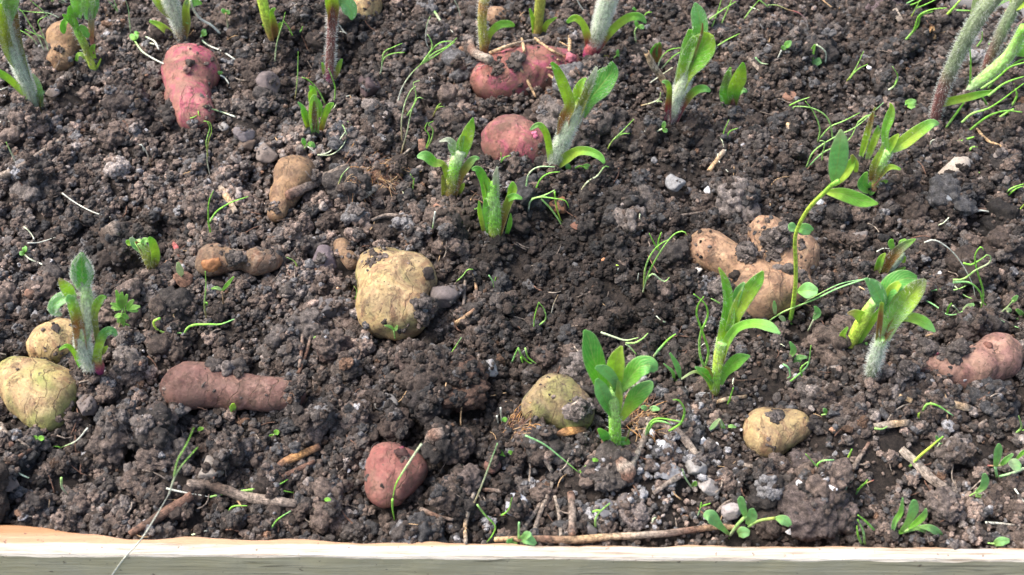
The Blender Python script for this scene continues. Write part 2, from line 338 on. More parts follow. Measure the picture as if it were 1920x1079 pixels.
STONES = [
 ('flat purple grey stone leaning beside the big yellowish tuber', 842, 552, 27, (.15, .125, .12), .8),
 ('angular purple chip between hairy purple stem and reddish tuber', 694, 162, 21, (.11, .075, .075), 1.0),
 ('faceted grey stone in front of the reddish brown clod', 722, 760, 18, (.20, .19, .18), 1.0),
 ('brown grey stone touching the big yellow green tuber', 163, 762, 18, (.16, .13, .12), 1.0),
 ('flat pale stone below the long mauve tuber', 332, 768, 18, (.17, .14, .125), .7),
 ('purple grey block between flaky brown tuber and yellowish tuber', 607, 487, 20, (.14, .11, .12), .8),
 ('round dark stone in front of the purple grey block', 616, 575, 20, (.11, .10, .10), .9),
 ('smooth grey stone beside the five bladed shoot', 1776, 281, 20, (.17, .145, .14), .8),
 ('light tan stone in front of the smooth grey stone', 1792, 318, 31, (.42, .36, .30), 1.0),
 ('blue grey stone in front of the light tan stone', 1774, 372, 17, (.20, .22, .24), .8),
 ('blue grey angular chip in front of the purple footed shoot', 1268, 342, 15, (.28, .28, .28), .9),
 ('pale cream pebble against the knobbly peach tuber', 1307, 508, 7, (.5, .47, .42), .9),
 ('smooth round grey pebble behind the tiny dark shoot', 1614, 447, 12, (.17, .15, .14), .8),
 ('small pale pebble above the knobbly peach tuber near the tall seedling', 1539, 381, 9, (.45, .46, .46), .9),
 ('round brown pebble behind the pear shaped brown tuber', 461, 271, 15, (.13, .09, .065), .8),
 ('tan lump pebble with orange grain behind the pear shaped tuber', 497, 284, 18, (.20, .16, .135), .9),
 ('pale disc pebble beside the pink tuber neck', 419, 237, 9, (.30, .28, .26), .7),
 ('white and rusty pebble beside the pear shaped brown tuber', 605, 388, 11, (.36, .30, .26), .9),
 ('orange red stone behind the long curled seedlings', 1477, 180, 13, (.32, .17, .11), 1.0),
 ('flat peach coloured stone beside the forked dry root', 1862, 278, 17, (.42, .26, .19), .6),
 ('whitish angular pebble in the ashy soil before the broad leaved shoot', 1302, 878, 17, (.38, .36, .34), 1.0),
 ('cracked whitish pebble in front of the whitish angular one', 1330, 912, 17, (.40, .36, .33), .9),
 ('bluish white pebble between straws near the plank', 965, 950, 20, (.36, .37, .40), .9),
 ('blue rimmed flat stone in the ashy soil', 1262, 884, 18, (.26, .26, .27), .5),
 ('chunk of pale stone beside the twig by the plank', 1378, 955, 20, (.36, .32, .31), .8),
 ('small grey pebble beside the upright mauve twig', 1100, 990, 15, (.16, .145, .14), .7),
 ('slate grey flat pebble behind the upright mauve twig', 1130, 952, 16, (.12, .12, .13), .5),
 ('round brown grey pebble in the ashy patch', 1172, 942, 14, (.14, .12, .115), .9),
 ('pale round lump standing before the dark stick', 398, 883, 20, (.24, .21, .18), .9),
 ('whitish pebble in front of the hairy shoot at the corner', 100, 172, 12, (.2, .16, .14), .8),
 ('broad brown slab at the edge beside the flaky soil', 10, 900, 20, (.17, .13, .11), .7),
 ('pale grey pebble near the mottled green tuber top', 912, 694, 16, (.30, .29, .29), .8),
 ('grey stone behind the tiny three leaf seedling', 500, 160, 22, (.15, .12, .115), .9),
 ('grey pebble high behind the tall leafy shoots', 1185, 706, 28, (.42, .40, .38), .7),
 ('pinkish brown pebble in front of pear shaped tuber', 822, 388, 9, (.28, .15, .10), .9),
 ('light pebble beside the purple footed shoot', 1163, 212, 8, (.34, .32, .30), .9),
 ('rusty brown flake stone in front of the twin leaf shoot', 1048, 388, 16, (.20, .09, .045), .6),
 ('small rusty flake in front of the larger rusty flake', 1081, 423, 9, (.18, .08, .05), .4),
 ('orange grain in dark soil beside the yellow tipped seedling', 1132, 489, 6, (.55, .25, .12), .8),
 ('mauve pebble below the pink tuber neck', 452, 250, 16, (.15, .13, .135), .8),
]
GRAINS = [(1501, 909, 8), (1560, 918, 9), (1325, 362, 9), (1318, 828, 8), (1342, 838, 6), (1291, 847, 4), (1150, 907, 5), (1223, 815, 9), (1240, 838, 10), (1480, 1000, 7), (1515, 1005, 5),
          (1465, 690, 5), (1762, 517, 6), (1630, 130, 5), (1685, 155, 4), (1546, 945, 4), (782, 862, 5), (655, 884, 4), (286, 283, 4), (1460, 870, 4)]
random.seed(3)
MA_LITTER = None
def shade(px, py, n):
    """mean soil colour by place: darker and redder in the middle, greyer at the sides"""
    g = lambda cx, cy, r, e=1.0: np.exp(-(((px - cx) / r) ** 2 + ((py - cy) / (r * e)) ** 2))
    dark = .8 * g(1080, 480, 260, .9) + .65 * g(1150, 560, 160) + .5 * g(1650, 120, 230) + .45 * g(780, 760, 130) + .5 * g(690, 40, 200, .6) + .35 * g(860, 900, 200) + .4 * g(130, 430, 110) + .5 * g(1750, 500, 150)
    lite = .9 * g(10, 480, 90, 1.0) + .55 * g(640, 330, 170) + .4 * g(240, 240, 190) + .5 * g(1230, 860, 170) + .35 * g(560, 560, 150) + .4 * g(230, 800, 130)
    return dark, lite
CC = {'xyz': [], 's': [], 'rot': [], 'pid': [], 'c': []}
def drop(x, y, r, bury=.45, tall=1.0):
    """rest a lump of radius r on what is already there; returns its centre height"""
    h = Hat(x, y); z = h - r * bury + r * .35
    splat(x, y, z, r * .92, .85 * tall); return z
CL, ST = [], []
for lab, px, py, r, c in CLODS:
    g = at(px, py, BZ + .004); rm = r * project(g)[2] / FPX; i = int((g[0] - X0) / RES); j = int((g[1] - Y0) / RES)
    z = BZ + rm * .12; g = at(px, py, z); splat(g[0], g[1], z, rm * .85, .8); CL.append((lab, g[0], g[1], z, rm, c))

def scatter(n, r0, r1, bury, bias=1.6):
    done = 0
    while done < n:
        k = min(4 * n, 60000)
        xs = rng.uniform(X0 + .01, X1 - .01, k); ys = rng.uniform(Y0 + .005, Y1 - .01, k)
        px, py, zd = project(np.stack([xs, ys, np.full(k, BZ)], -1)); bs = board_s(xs, ys)
        rr = r0 + (r1 - r0) * rng.random(k) ** bias
        cl = fbm(np.stack([xs * (20 if r0 > .0015 else 30), ys * (20 if r0 > .0015 else 30), np.full(k, r0 * 999)], -1), 5, 3)
        flat = np.exp(-(((px - 5) / 75) ** 2 + ((py - 480) / 85) ** 2))
        bs = bs - rimx(xs); ok = (bs > BW + rr * (.2 + .5 * (xs < 0))) & ((px > -90) & (px < 2010) & (py > -90) & (py < 1090) | (rng.random(k) < .22)) & (rng.random(k) < (.5 + .9 * cl if r0 > .0015 else .72 + .5 * cl)) & ((rng.random(k) > flat * .9) | (rr < .0016))
        da, li = shade(px, py, 0)
        tone = rng.normal(0, .5, k) + .5 * fbm(np.stack([xs * 22, ys * 22, ys * 0], -1), 9, 2)
        lum = np.exp(tone * .95 - .85 * da + .50 * li) * .085
        lum = np.clip(lum, .014, .34)
        for q in np.flatnonzero(ok):
            x, y, r = xs[q], ys[q], rr[q]
            i = int((x - X0) / RES); j = int((y - Y0) / RES); tm = TM[j, i]
            if tm >= 0 and r < .0040 and H[j, i] < BZ + .0042 + .005 * cl[q]: tm = -1
            if tm >= 0:
                d = DIRT(px[q], py[q]) * (1 + 1.6 * cl[q])
                if rng.random() > d or r > (.0012 if d < .15 else .0024): continue
            h = H[j, i]
            z = h - r * bury + r * .35
            if bs[q] < BW and z > ZB + .010: continue
            if tm < 0: splat(x, y, z, r * .92, .85)
            L = lum[q]; wr = rng.random()
            red = (1.22, .92, .76) if wr < .5 else ((1.11, .95, .86) if wr < .88 else (1.0, .97, .98))
            if wr > .99 and r < .004: red = (1.6, .95, .62)
            if rng.random() < .014 * (1 + 22 * math.exp(-(((px[q] - 1240) / 190) ** 2 + ((py[q] - 880) / 110) ** 2))) and r < .0045: L = min(L * 2.6, .42); red = (1.0, .98, 1.0)
            CC['xyz'].append((x, y, z)); CC['s'].append((r * rng.uniform(.85, 1.2), r * rng.uniform(.85, 1.2), r * rng.uniform(.75, 1.0)))
            CC['rot'].append((rng.uniform(-.5, .5), rng.uniform(-.5, .5), rng.uniform(0, 6.28))); CC['pid'].append(rng.integers(0, 5) if r > .0036 else rng.integers(4, 16)); CC['c'].append((L * red[0], L * red[1], L * red[2]))
            done += 1
            if done >= n: break
DP = [(1455, 455, 45, 22, .9), (1400, 475, 28, 20, .85), (1345, 545, 18, 12, .6), (700, 490, 34, 22, .5), (935, 125, 28, 26, .6), (925, 100, 22, 12, .6), (390, 200, 24, 9, .7), (412, 165, 12, 14, .8), (440, 490, 34, 20, .75), (505, 480, 28, 18, .6),
      (800, 615, 20, 20, .5), (1085, 775, 28, 26, .85), (1025, 745, 30, 18, .4), (1452, 775, 14, 14, .9), (1430, 850, 34, 12, .7), (1510, 815, 12, 30, .5), (1740, 660, 34, 22, .9), (1800, 650, 22, 12, .5), (1695, 690, 16, 20, .9),
      (560, 725, 26, 24, .7), (430, 690, 36, 12, .7), (545, 760, 28, 12, .7), (320, 760, 18, 16, .5), (770, 905, 20, 34, .7), (150, 700, 12, 20, .7), (120, 675, 34, 8, .6), (965, 235, 28, 12, .4), (1010, 295, 20, 16, .6), (700, 30, 20, 16, .3), (115, 95, 18, 10, .6), (730, 322, 40, 30, .5), (930, 40, 30, 20, .3), (1060, 115, 20, 14, .3), (725, 635, 40, 14, .7), (1832, 500, 30, 14, .6), (1380, 580, 30, 10, .7), (1495, 560, 30, 14, .6), (600, 350, 16, 22, .5), (512, 405, 20, 14, .6)]
def DIRT(px, py):
    m = .06
    for cx, cy, rx, ry, d in DP:
        q = ((px - cx) / rx) ** 2 + ((py - cy) / ry) ** 2
        if q < 1.0: m = max(m, d)
    return m
scatter(430, .0075, .0160, .35, 2.2)
scatter(2300, .0038, .0072, .35, 2.0)
for lab, px, py, r, c, sq in STONES:
    g = at(px, py, BZ + .003); rm = r * project(g)[2] / FPX
    z = max(BZ, min(Hat(g[0], g[1]), BZ + .012)) + rm * .1
    g = at(px, py, z); splat(g[0], g[1], z, rm * .9, .7 * sq); ST.append((lab, g[0], g[1], z, rm, c, sq))
scatter(15500, .0019, .0042, .25, 1.9)
scatter(44000, .0009, .0020, .3)
for cx, cy, rx, ry, d in DP:
    for _ in range(int(rx * ry * d * (.22 if d >= .5 else .08))):
        a_ = rng.uniform(0, 6.28); q_ = abs(rng.normal(0, .55)); g = at(cx + rx * q_ * math.cos(a_), cy + ry * q_ * math.sin(a_), .02); r = .0005 + .0014 * rng.random() ** 2.5; h = Hat(g[0], g[1])
        for _k in range(3): g = at(cx + rx * q_ * math.cos(a_), cy + ry * q_ * math.sin(a_), h); h = Hat(g[0], g[1])
        z = h + r * .1; L = .085 * math.exp(rng.normal(0, .4))
        CC['xyz'].append((g[0], g[1], z)); CC['s'].append((r, r * 1.1, r * .8)); CC['rot'].append((0, 0, rng.uniform(0, 6.28))); CC['pid'].append(rng.integers(5, 16)); CC['c'].append((L * 1.15, L * .9, L * .76))
for cx, cy, rx, ry, n_ in [(1455, 452, 44, 20, 210), (1398, 470, 26, 13, 70), (1475, 505, 20, 10, 30), (1350, 540, 22, 14, 60), (1740, 655, 34, 14, 90), (1800, 655, 24, 9, 50), (1700, 690, 18, 14, 50), (965, 160, 16, 14, 20), (1085, 775, 26, 22, 110), (1450, 780, 9, 7, 9), (550, 765, 24, 8, 30), (428, 688, 34, 7, 40), (800, 612, 18, 20, 40), (440, 486, 18, 14, 40)]:
    for _ in range(n_):
        a_ = rng.uniform(0, 6.28); q_ = abs(rng.normal(0, .5)); h = .02; r = .0010 + .0030 * rng.random() ** 2.2
        for _k in range(4): g = at(cx + rx * q_ * math.cos(a_), cy + ry * q_ * math.sin(a_), h); h = Hat(g[0], g[1])
        z = h - r * .1; splat(g[0], g[1], z, r * .85, .7); L = .085 * math.exp(rng.normal(0, .45))
        CC['xyz'].append((g[0], g[1], z)); CC['s'].append((r, r * 1.1, r * .8)); CC['rot'].append((0, 0, rng.uniform(0, 6.28))); CC['pid'].append(rng.integers(0, 16)); CC['c'].append((L * 1.1, L * .93, L * .84))
NC = len(CC['pid'])
# a blurred copy of the height for laying things on
K = 5; Hp = np.pad(H, K, mode='edge'); cs = np.cumsum(np.cumsum(Hp, 0), 1)
HB = (cs[2 * K:, 2 * K:] - cs[:-2 * K, 2 * K:] - cs[2 * K:, :-2 * K] + cs[:-2 * K, :-2 * K]) / (2 * K) ** 2
def Hs(x, y):
    i = int(min(max((x - X0) / RES, 0), HB.shape[1] - 1)); j = int(min(max((y - Y0) / RES, 0), HB.shape[0] - 1)); return HB[j, i]
def ground(px, py, up=0.0):
    """where the photo pixel's line of sight meets the soil"""
    r = ray(px, py); t0 = (.05 - CAM_H) / r[2]; t1 = (-.02 - CAM_H) / r[2]
    for k in range(60):
        t = t0 + (t1 - t0) * k / 59; p = CO + r * t
        h = Hs(p[0], p[1]) if board_s(p[0], p[1]) > BW else (ZB if board_s(p[0], p[1]) > 0 else -.1)
        if p[2] <= h + up: return p
    return p

# ------------------------------------------------------------------ soil: base sheet, crumbs, named clods and stones
me = None
sx = np.arange(-.64, .6401, .004); sy = np.arange(.30, 1.12, .004); SX, SY = np.meshgrid(sx, sy)
SZ = bump_height(SX, SY) + .001 * fbm(np.stack([SX * 160, SY * 160, SX * 0], -1), 3, 2); SZ = np.minimum(SZ, .008)
bs = board_s(SX, SY); SZ = np.where(bs < BW + .001, -.03, SZ)
keep = []
V = np.stack([SX, SY, SZ], -1).reshape(-1, 3); nxx = len(sx); F = []
for j in range(len(sy) - 1):
    for i in range(nxx - 1):
        if bs[j, i] > .004: F.append((j * nxx + i, j * nxx + i + 1, (j + 1) * nxx + i + 1, (j + 1) * nxx + i))
o = obj('soil', mesh_from('soil', V, F, M_BASE)); tag(o, 'dark crumbly garden soil filling the bed', 'soil', kind='structure')

def aggregate(sub, seed, lobes, amp, fine):
    r_ = np.random.default_rng(seed); V, F = ICO[sub]; D = V / np.linalg.norm(V, axis=1)[:, None]
    C = r_.normal(size=(lobes, 3)); C /= np.linalg.norm(C, axis=1)[:, None]; C *= r_.uniform(.45, .78, (lobes, 1)); rad = r_.uniform(amp * .65, amp * 1.35, lobes)
    C = np.vstack([C, [[0, 0, 0]]]); rad = np.append(rad, .60)
    b = D @ C.T; cc = (C ** 2).sum(1)[None]; disc = b * b - cc + rad[None] ** 2
    t = np.where(disc > 0, b + np.sqrt(np.maximum(disc, 0)), 0).max(1)
    nb_ = (240 if lobes < 26 else 620) if sub > 4 else 90; B2 = r_.normal(size=(nb_, 3)); B2 /= np.linalg.norm(B2, axis=1)[:, None]; rb = (r_.uniform(.08, .19, nb_) if lobes < 26 else r_.uniform(.05, .12, nb_)) if sub > 4 else r_.uniform(.13, .27, nb_); an = np.arccos(np.clip(D @ B2.T, -1, 1)); t = t + (np.sqrt(np.maximum(rb ** 2 - an ** 2, 0)) * .75).max(1)
    t = t * (1 + fine * fbm(D * 4.5, seed, 3) + (.035 * fbm(D * 17, seed + 2, 2) if lobes >= 26 else 0)); P = D * t[:, None]; P /= np.abs(t).mean(); return P, F
def angular(sub, seed, planes=13, fine=.03):
    r_ = np.random.default_rng(seed); V, F = ICO[sub]; D = V / np.linalg.norm(V, axis=1)[:, None]
    Nn = r_.normal(size=(planes, 3)); Nn /= np.linalg.norm(Nn, axis=1)[:, None]; d = r_.uniform(.60, .86, planes)
    dn = D @ Nn.T; t = np.where(dn > .05, d[None] / np.maximum(dn, .05), 9).min(1); t = np.minimum(t, 1.25) * (1 + fine * fbm(D * 5, seed, 3))
    P = D * t[:, None]; P /= t.mean(); return P, F
pc = bpy.data.collections.new('crumb_shapes')
for k in range(16):
    if k < 5: P, F = aggregate(5, 50 + k, 10 + 4 * k, .36, .10)
    elif k < 10: P, F = aggregate(4, 50 + k, 7 + k, .40, .14)
    elif k < 13: P, F = aggregate(3, 80 + k, 6, .5, .16)
    else: P, F = angular(3, 90 + k, 11, .05)
    pc.objects.link(bpy.data.objects.new('crumb_shape_%02d' % k, mesh_from('crumb_shape', P, F, M_CR)))
def crumbs(name, lo, hi, label):
    idx = np.arange(lo, hi); me = bpy.data.meshes.new(name); me.from_pydata([CC['xyz'][i] for i in idx], [], [])
    def att(nm, ty, data, key):
        a = me.attributes.new(nm, ty, 'POINT'); a.data.foreach_set(key, np.asarray(data).ravel())
    att('crot', 'FLOAT_VECTOR', [CC['rot'][i] for i in idx], 'vector'); att('csc', 'FLOAT_VECTOR', [CC['s'][i] for i in idx], 'vector')
    att('cid', 'INT', np.array([CC['pid'][i] for i in idx], np.int32), 'value'); att('ccol', 'FLOAT_VECTOR', [CC['c'][i] for i in idx], 'vector')
    o = obj(name, me); tag(o, label, 'soil crumbs', kind='stuff')
    ng = bpy.data.node_groups.new(name, 'GeometryNodeTree'); ng.interface.new_socket('Geometry', in_out='INPUT', socket_type='NodeSocketGeometry'); ng.interface.new_socket('Geometry', in_out='OUTPUT', socket_type='NodeSocketGeometry')
    n = ng.nodes; gi = n.new('NodeGroupInput'); go = n.new('NodeGroupOutput'); ci = n.new('GeometryNodeCollectionInfo'); ci.inputs[0].default_value = pc; ci.inputs[1].default_value = True; ci.inputs[2].default_value = True
    ip = n.new('GeometryNodeInstanceOnPoints'); L = ng.links.new
    L(gi.outputs[0], ip.inputs['Points']); L(ci.outputs[0], ip.inputs['Instance']); ip.inputs['Pick Instance'].default_value = True
    for nm, ty, sock in (('cid', 'INT', 'Instance Index'), ('crot', 'FLOAT_VECTOR', 'Rotation'), ('csc', 'FLOAT_VECTOR', 'Scale')):
        a = n.new('GeometryNodeInputNamedAttribute'); a.data_type = ty; a.inputs[0].default_value = nm; L(a.outputs[0], ip.inputs[sock])
    L(ip.outputs[0], go.inputs[0]); o.modifiers.new('scatter', 'NODES').node_group = ng
    return o
crumbs('soil_crumbs', 0, NC, 'loose crumbs of dark soil covering the whole bed')

CM = [mesh_from('clod', *aggregate(5, 200 + k, 26 + 9 * k, .36 - .02 * k, .09), M_CLOD) for k in range(6)]
for k, (lab, x, y, z, r, c) in enumerate(CL):
    o = obj('soil_clod', CM[k % 6]); o.location = (x, y, z - r * .1); a = random.uniform(.85, 1.05)
    o.scale = (r * random.uniform(.95, 1.1), r * random.uniform(.9, 1.05), r * .82); o.rotation_euler = (0, 0, random.uniform(0, 6.28)); o.color = (c[0] * a * 1.2, c[1] * a * 1.2, c[2] * a * 1.2, 1)
    tag(o, lab, 'clod', 'larger clods of earth in the bed')
SM = [mesh_from('stone', *angular(4, 300 + k, 9 + k, .035), M_STONE) for k in range(8)]
for k, (lab, x, y, z, r, c, sq) in enumerate(ST):
    o = obj('stone', SM[k % 8]); o.location = (x, y, z); o.scale = (r * 1.05, r * .95, r * .85 * sq); o.rotation_euler = (random.uniform(-.2, .5), random.uniform(-.2, .2), random.uniform(0, 6.28)); o.color = (*[v * .9 for v in c], 1)
    tag(o, lab, 'stone', 'stones lying in the soil')
# small white grains that nothing tells apart
for k, (px, py, r) in enumerate(GRAINS):
    g = ground(px, py); rm = r * .9 * project(g)[2] / FPX
    o = obj('white_grain', SM[(k * 3) % 8]); o.location = (g[0], g[1], g[2] + rm * .5); o.scale = (rm, rm * .9, rm * .75); o.rotation_euler = (k, k * .7, k * 2.1); o.color = (.72, .72, .73, 1)
    tag(o, 'small white grain lying on the dark soil crumbs', 'grain', 'small white grains')

# ------------------------------------------------------------------ tubers
def sdf(P, bl, kk):
    d = None
    for x, y, z, r in bl:
        di = np.linalg.norm(P - np.array([x, y, z]), axis=-1) - r
        if d is None: d = di
        else:
            h = np.clip(.5 + .5 * (d - di) / kk, 0, 1); d = d * (1 - h) + di * h - kk * h * (1 - h)
    return d
def tuber_mesh(key, bl, mat, sd):
    c0 = np.array([sum(b[i] * b[3] ** 2 for b in bl) / sum(b[3] ** 2 for b in bl) for i in range(3)])
    V, F = ICO[5]; D = V / np.linalg.norm(V, axis=1)[:, None]
    tm = max(np.linalg.norm(np.array(b[:3]) - c0) + b[3] for b in bl) * 1.05; t = np.full(len(D), tm); done = np.zeros(len(D), bool); kk = min(b[3] for b in bl) * 1.0
    for s in range(140):
        d = sdf(c0 + D * t[:, None], bl, kk); done |= d < 1e-5; t = np.where(done, t, t - np.maximum(d * .35, 8e-5)); t = np.maximum(t, .001)
    P = c0 + D * t[:, None]
    n = .0010 * fbm(P * 80, sd, 4) + .0022 * fbm(P * 36, sd + 5, 2) + .00022 * fbm(P * 420, sd + 9, 2)
    ax = np.array([bl[-1][0] - bl[0][0], bl[-1][1] - bl[0][1], 0.0]); ax = ax / (np.linalg.norm(ax) + 1e-9)
    ph = (P @ ax) * 260 + 2.5 * fbm(P * 30, sd + 3, 2); n = n - .0009 * np.maximum(0, np.sin(ph)) ** 8
    return mesh_from('tuber', P + D * n[:, None] - c0, F, mat), c0
TO = {}
for k, (key, t) in enumerate(TUB.items()):
    a, b, c3 = t[2]; mat = tuber_mat('tuber_skin', a, b, c3, t[3], gamt=t[4])
    me, c0 = tuber_mesh(key, TB[key], mat, 30 + k); o = obj('tuber', me); o.location = c0
    tag(o, t[0], 'tuber', 'tubers half buried in the bed'); TO[key] = (o, c0)
def flatmat(name, c, rough=.7, sc=400):
    m = N(name); n = m.noise(sc, 4, .7, m.geo()); m.base(m.mix(1.0, c, m.ramp(n, [(.3, .6), (.7, 1.4)]), 'MULTIPLY')); m.rough(rough); m.bump(n, .8, .001); return m.m
M_BUD = flatmat('bud', (.16, .035, .055), .35); M_SCAR = flatmat('scar', (.045, .032, .025)); M_FLAKE = flatmat('skin_flake', (.40, .27, .19)); M_SHOOT = flatmat('pink_tip', (.5, .13, .22), .4)
def on_tuber(key, px, py):
    r = ray(px, py); bl = TB[key]; kk = min(b[3] for b in bl) * 1.0; t = .5
    for _ in range(80): 
        d = float(sdf(CO + r * t, bl, kk)); t += max(d, 0) * .8 / np.linalg.norm(r)
    p = CO + r * t; e = 1e-4; g = np.array([float(sdf(p + e * v, bl, kk) - sdf(p - e * v, bl, kk)) for v in np.eye(3)]); return p, g / (np.linalg.norm(g) + 1e-9)
def knob(name, key, px, py, r, mat, sq=.6, sd=1):
    p, n = on_tuber(key, px, py); rm = r * project(p)[2] / FPX; P, F = aggregate(3, sd, 7, .45, .12)
    o = obj(name, mesh_from(name, P, F, mat), TO[key][0]); o.location = Vector(p - TO[key][1] + n * rm * .15); o.scale = (rm, rm, rm * sq)
    o.rotation_euler = Vector(n).to_track_quat('Z', 'Y').to_euler(); return o
knob('bud', 'T1', 357, 118, 7, M_SCAR, 1.1, 3); knob('bud_scale', 'T1', 349, 131, 8, flatmat('bud_scale', (.22, .12, .10)), .6, 4)
knob('bud', 'T16', 1755, 662, 9, M_BUD, .8, 5); knob('bud', 'T16', 1851, 648, 9, flatmat('bud_tan', (.16, .07, .05)), .7, 6)
knob('eye', 'T8', 803, 512, 12, M_SCAR, .35, 8); knob('eye', 'T13', 752, 850, 11, flatmat('hollow', (.06, .025, .02)), .4, 9)
knob('bud', 'T13', 754, 843, 5, M_BUD, .8, 10); knob('bud', 'T4', 1070, 112, 10, flatmat('bud_pink', (.42, .13, .16)), .8, 11)
knob('eye', 'T4', 972, 112, 13, M_SCAR, .4, 12); knob('bud', 'T9', 1412, 408, 6, M_BUD, .8, 13); knob('eye', 'T10', 116, 748, 5, M_SCAR, .4, 14); knob('eye', 'T11', 106, 616, 8, M_SCAR, .35, 15)
knob('scab', 'T7', 396, 500, 14, flatmat('scab', (.34, .15, .06)), .4, 16); knob('bud', 'T5', 1002, 252, 6, M_SHOOT, .8, 17); knob('eye', 'T15', 1452, 790, 8, M_SCAR, .5, 18)

# ------------------------------------------------------------------ the plank
def plank():
    nl, L0 = 520, .95; xs = np.linspace(-L0, L0, nl); B = e0 + dirb * ((960 - 0) / 1920 * np.linalg.norm(e1 - e0)); V = []; F = []; MI = []
    cs_ = [(0, -.16), (0, -.05), (0, -.012), (0, -.0014), (.0010, 0), (.004, 0), (.0065, 0), (BW - .0012, 0), (BW, -.0014), (BW, -.02), (BW, -.16)]; nc = len(cs_)
    for q, x in enumerate(xs):
        for c, (s, z) in enumerate(cs_):
            j = (0.00045 * fbm(np.array([x * 60, c * 9.1, 2.0]), 3, 3)) if z > -.03 else 0; j2 = 0
            if c in (7, 8): j2 = float(rimx(dirb[0] * x + B[0])) + .0016 * float(fbm(np.array([x * 26, 4.4, 1.0]), 8, 4)) + (.0045 * math.exp(-((x + .285) / .03) ** 2) - .003 * math.exp(-((x + .21) / .022) ** 2))
            p = dirb * x + nb * (s + float(j) + j2); V.append((p[0], p[1], z + float(j)))
    for q in range(nl - 1):
        for c in range(nc - 1):
            a = q * nc + c; F.append((a, a + 1, a + nc + 1, a + nc)); MI.append(0 if c < 3 else 1)
    F.append(tuple(range(nc))); F.append(tuple(reversed([(nl - 1) * nc + c for c in range(nc)]))); MI += [1, 1]
    m = N('weathered_face'); oc = m.coord(); mp = m.n('ShaderNodeMapping'); mp.inputs['Scale'].default_value = (14, 60, 260); m.l(oc, mp.inputs[0])
    n1 = m.noise(1, 6, .7, mp.outputs[0], .3); n2 = m.noise(30, 3, .6, oc)
    c = m.ramp(n1, [(.3, (.52, .46, .27)), (.5, (.66, .60, .38)), (.72, (.76, .70, .48))]); c = m.mix(m.ramp(n2, [(.4, 0.0), (.7, .5)]), c, (.64, .60, .45))
    c = m.mix(m.ramp(m.noise(1, 3, .5, mp.outputs[0], 1.0), [(.60, 0.0), (.68, .7)]), c, (.20, .17, .11)); c = m.mix(m.ramp(m.noise(170, 4, .6, oc), [(.66, 0.0), (.70, .8)]), c, (.14, .10, .07)); m.base(c); m.rough(.7); m.bump(n1, .8, .003); mf = m.m
    m = N('cut_wood'); oc = m.coord(); s = m.n('ShaderNodeSeparateXYZ'); m.l(oc, s.inputs[0]); mp = m.n('ShaderNodeMapping'); mp.inputs['Scale'].default_value = (18, 500, 300); m.l(oc, mp.inputs[0])
    n1 = m.noise(1, 5, .7, mp.outputs[0], .4); c = m.ramp(n1, [(.34, (.30, .23, .16)), (.44, (.48, .42, .34)), (.56, (.58, .54, .46)), (.7, (.62, .58, .50))])
    # slanting rim and resin stain along the soil side
    yy = m.math('SUBTRACT', s.outputs[1], m.math('MULTIPLY', s.outputs[0], dirb[1] / dirb[0]))
    mq = m.n('ShaderNodeMapping'); mq.inputs['Scale'].default_value = (22, 90, 60); m.l(oc, mq.inputs[0]); n3 = m.noise(1, 4, .6, mq.outputs[0])
    yy = m.math('ADD', yy, m.math('MULTIPLY', m.math('SUBTRACT', n3, .5), .004))
    f = m.ramp(m.math('MULTIPLY', yy, 50), [(.37, 0.0), (.41, .95)]); rim = m.mix(n3, (.46, .25, .13), (.56, .36, .22)); c = m.mix(f, c, rim)
    f2 = m.ramp(m.math('MULTIPLY', yy, 50), [(.60, 0.0), (.74, .6)]); c = m.mix(f2, c, (.40, .17, .055))
    sp = m.ramp(m.noise(230, 5, .65, oc), [(.63, 0.0), (.68, .85)]); c = m.mix(sp, c, (.16, .09, .07))
    m.base(c); m.rough(.7); m.bump(n1, .9, .0018)
    o = obj('wooden_plank', mesh_from('wooden_plank', V, F, [mf, m.m], smooth=False, midx=MI)); o.location = (B[0], B[1], ZB)
    tag(o, 'wooden edging plank with pale sawn top and weathered grey green face', 'plank')
plank()
m = N('garden_ground'); m.base(m.ramp(m.noise(9, 6, .7, m.geo()), [(.35, (.04, .05, .02)), (.6, (.10, .085, .06))])); m.rough(.9); m.bump(m.noise(60, 5, .7, m.geo()), 1, .01)
o = obj('ground', mesh_from('ground', [(-30, -30, -.17), (30, -30, -.17), (30, 30, -.17), (-30, 30, -.17)], [(0, 1, 2, 3)], m.m)); tag(o, 'garden ground round the bed', 'ground', kind='structure')

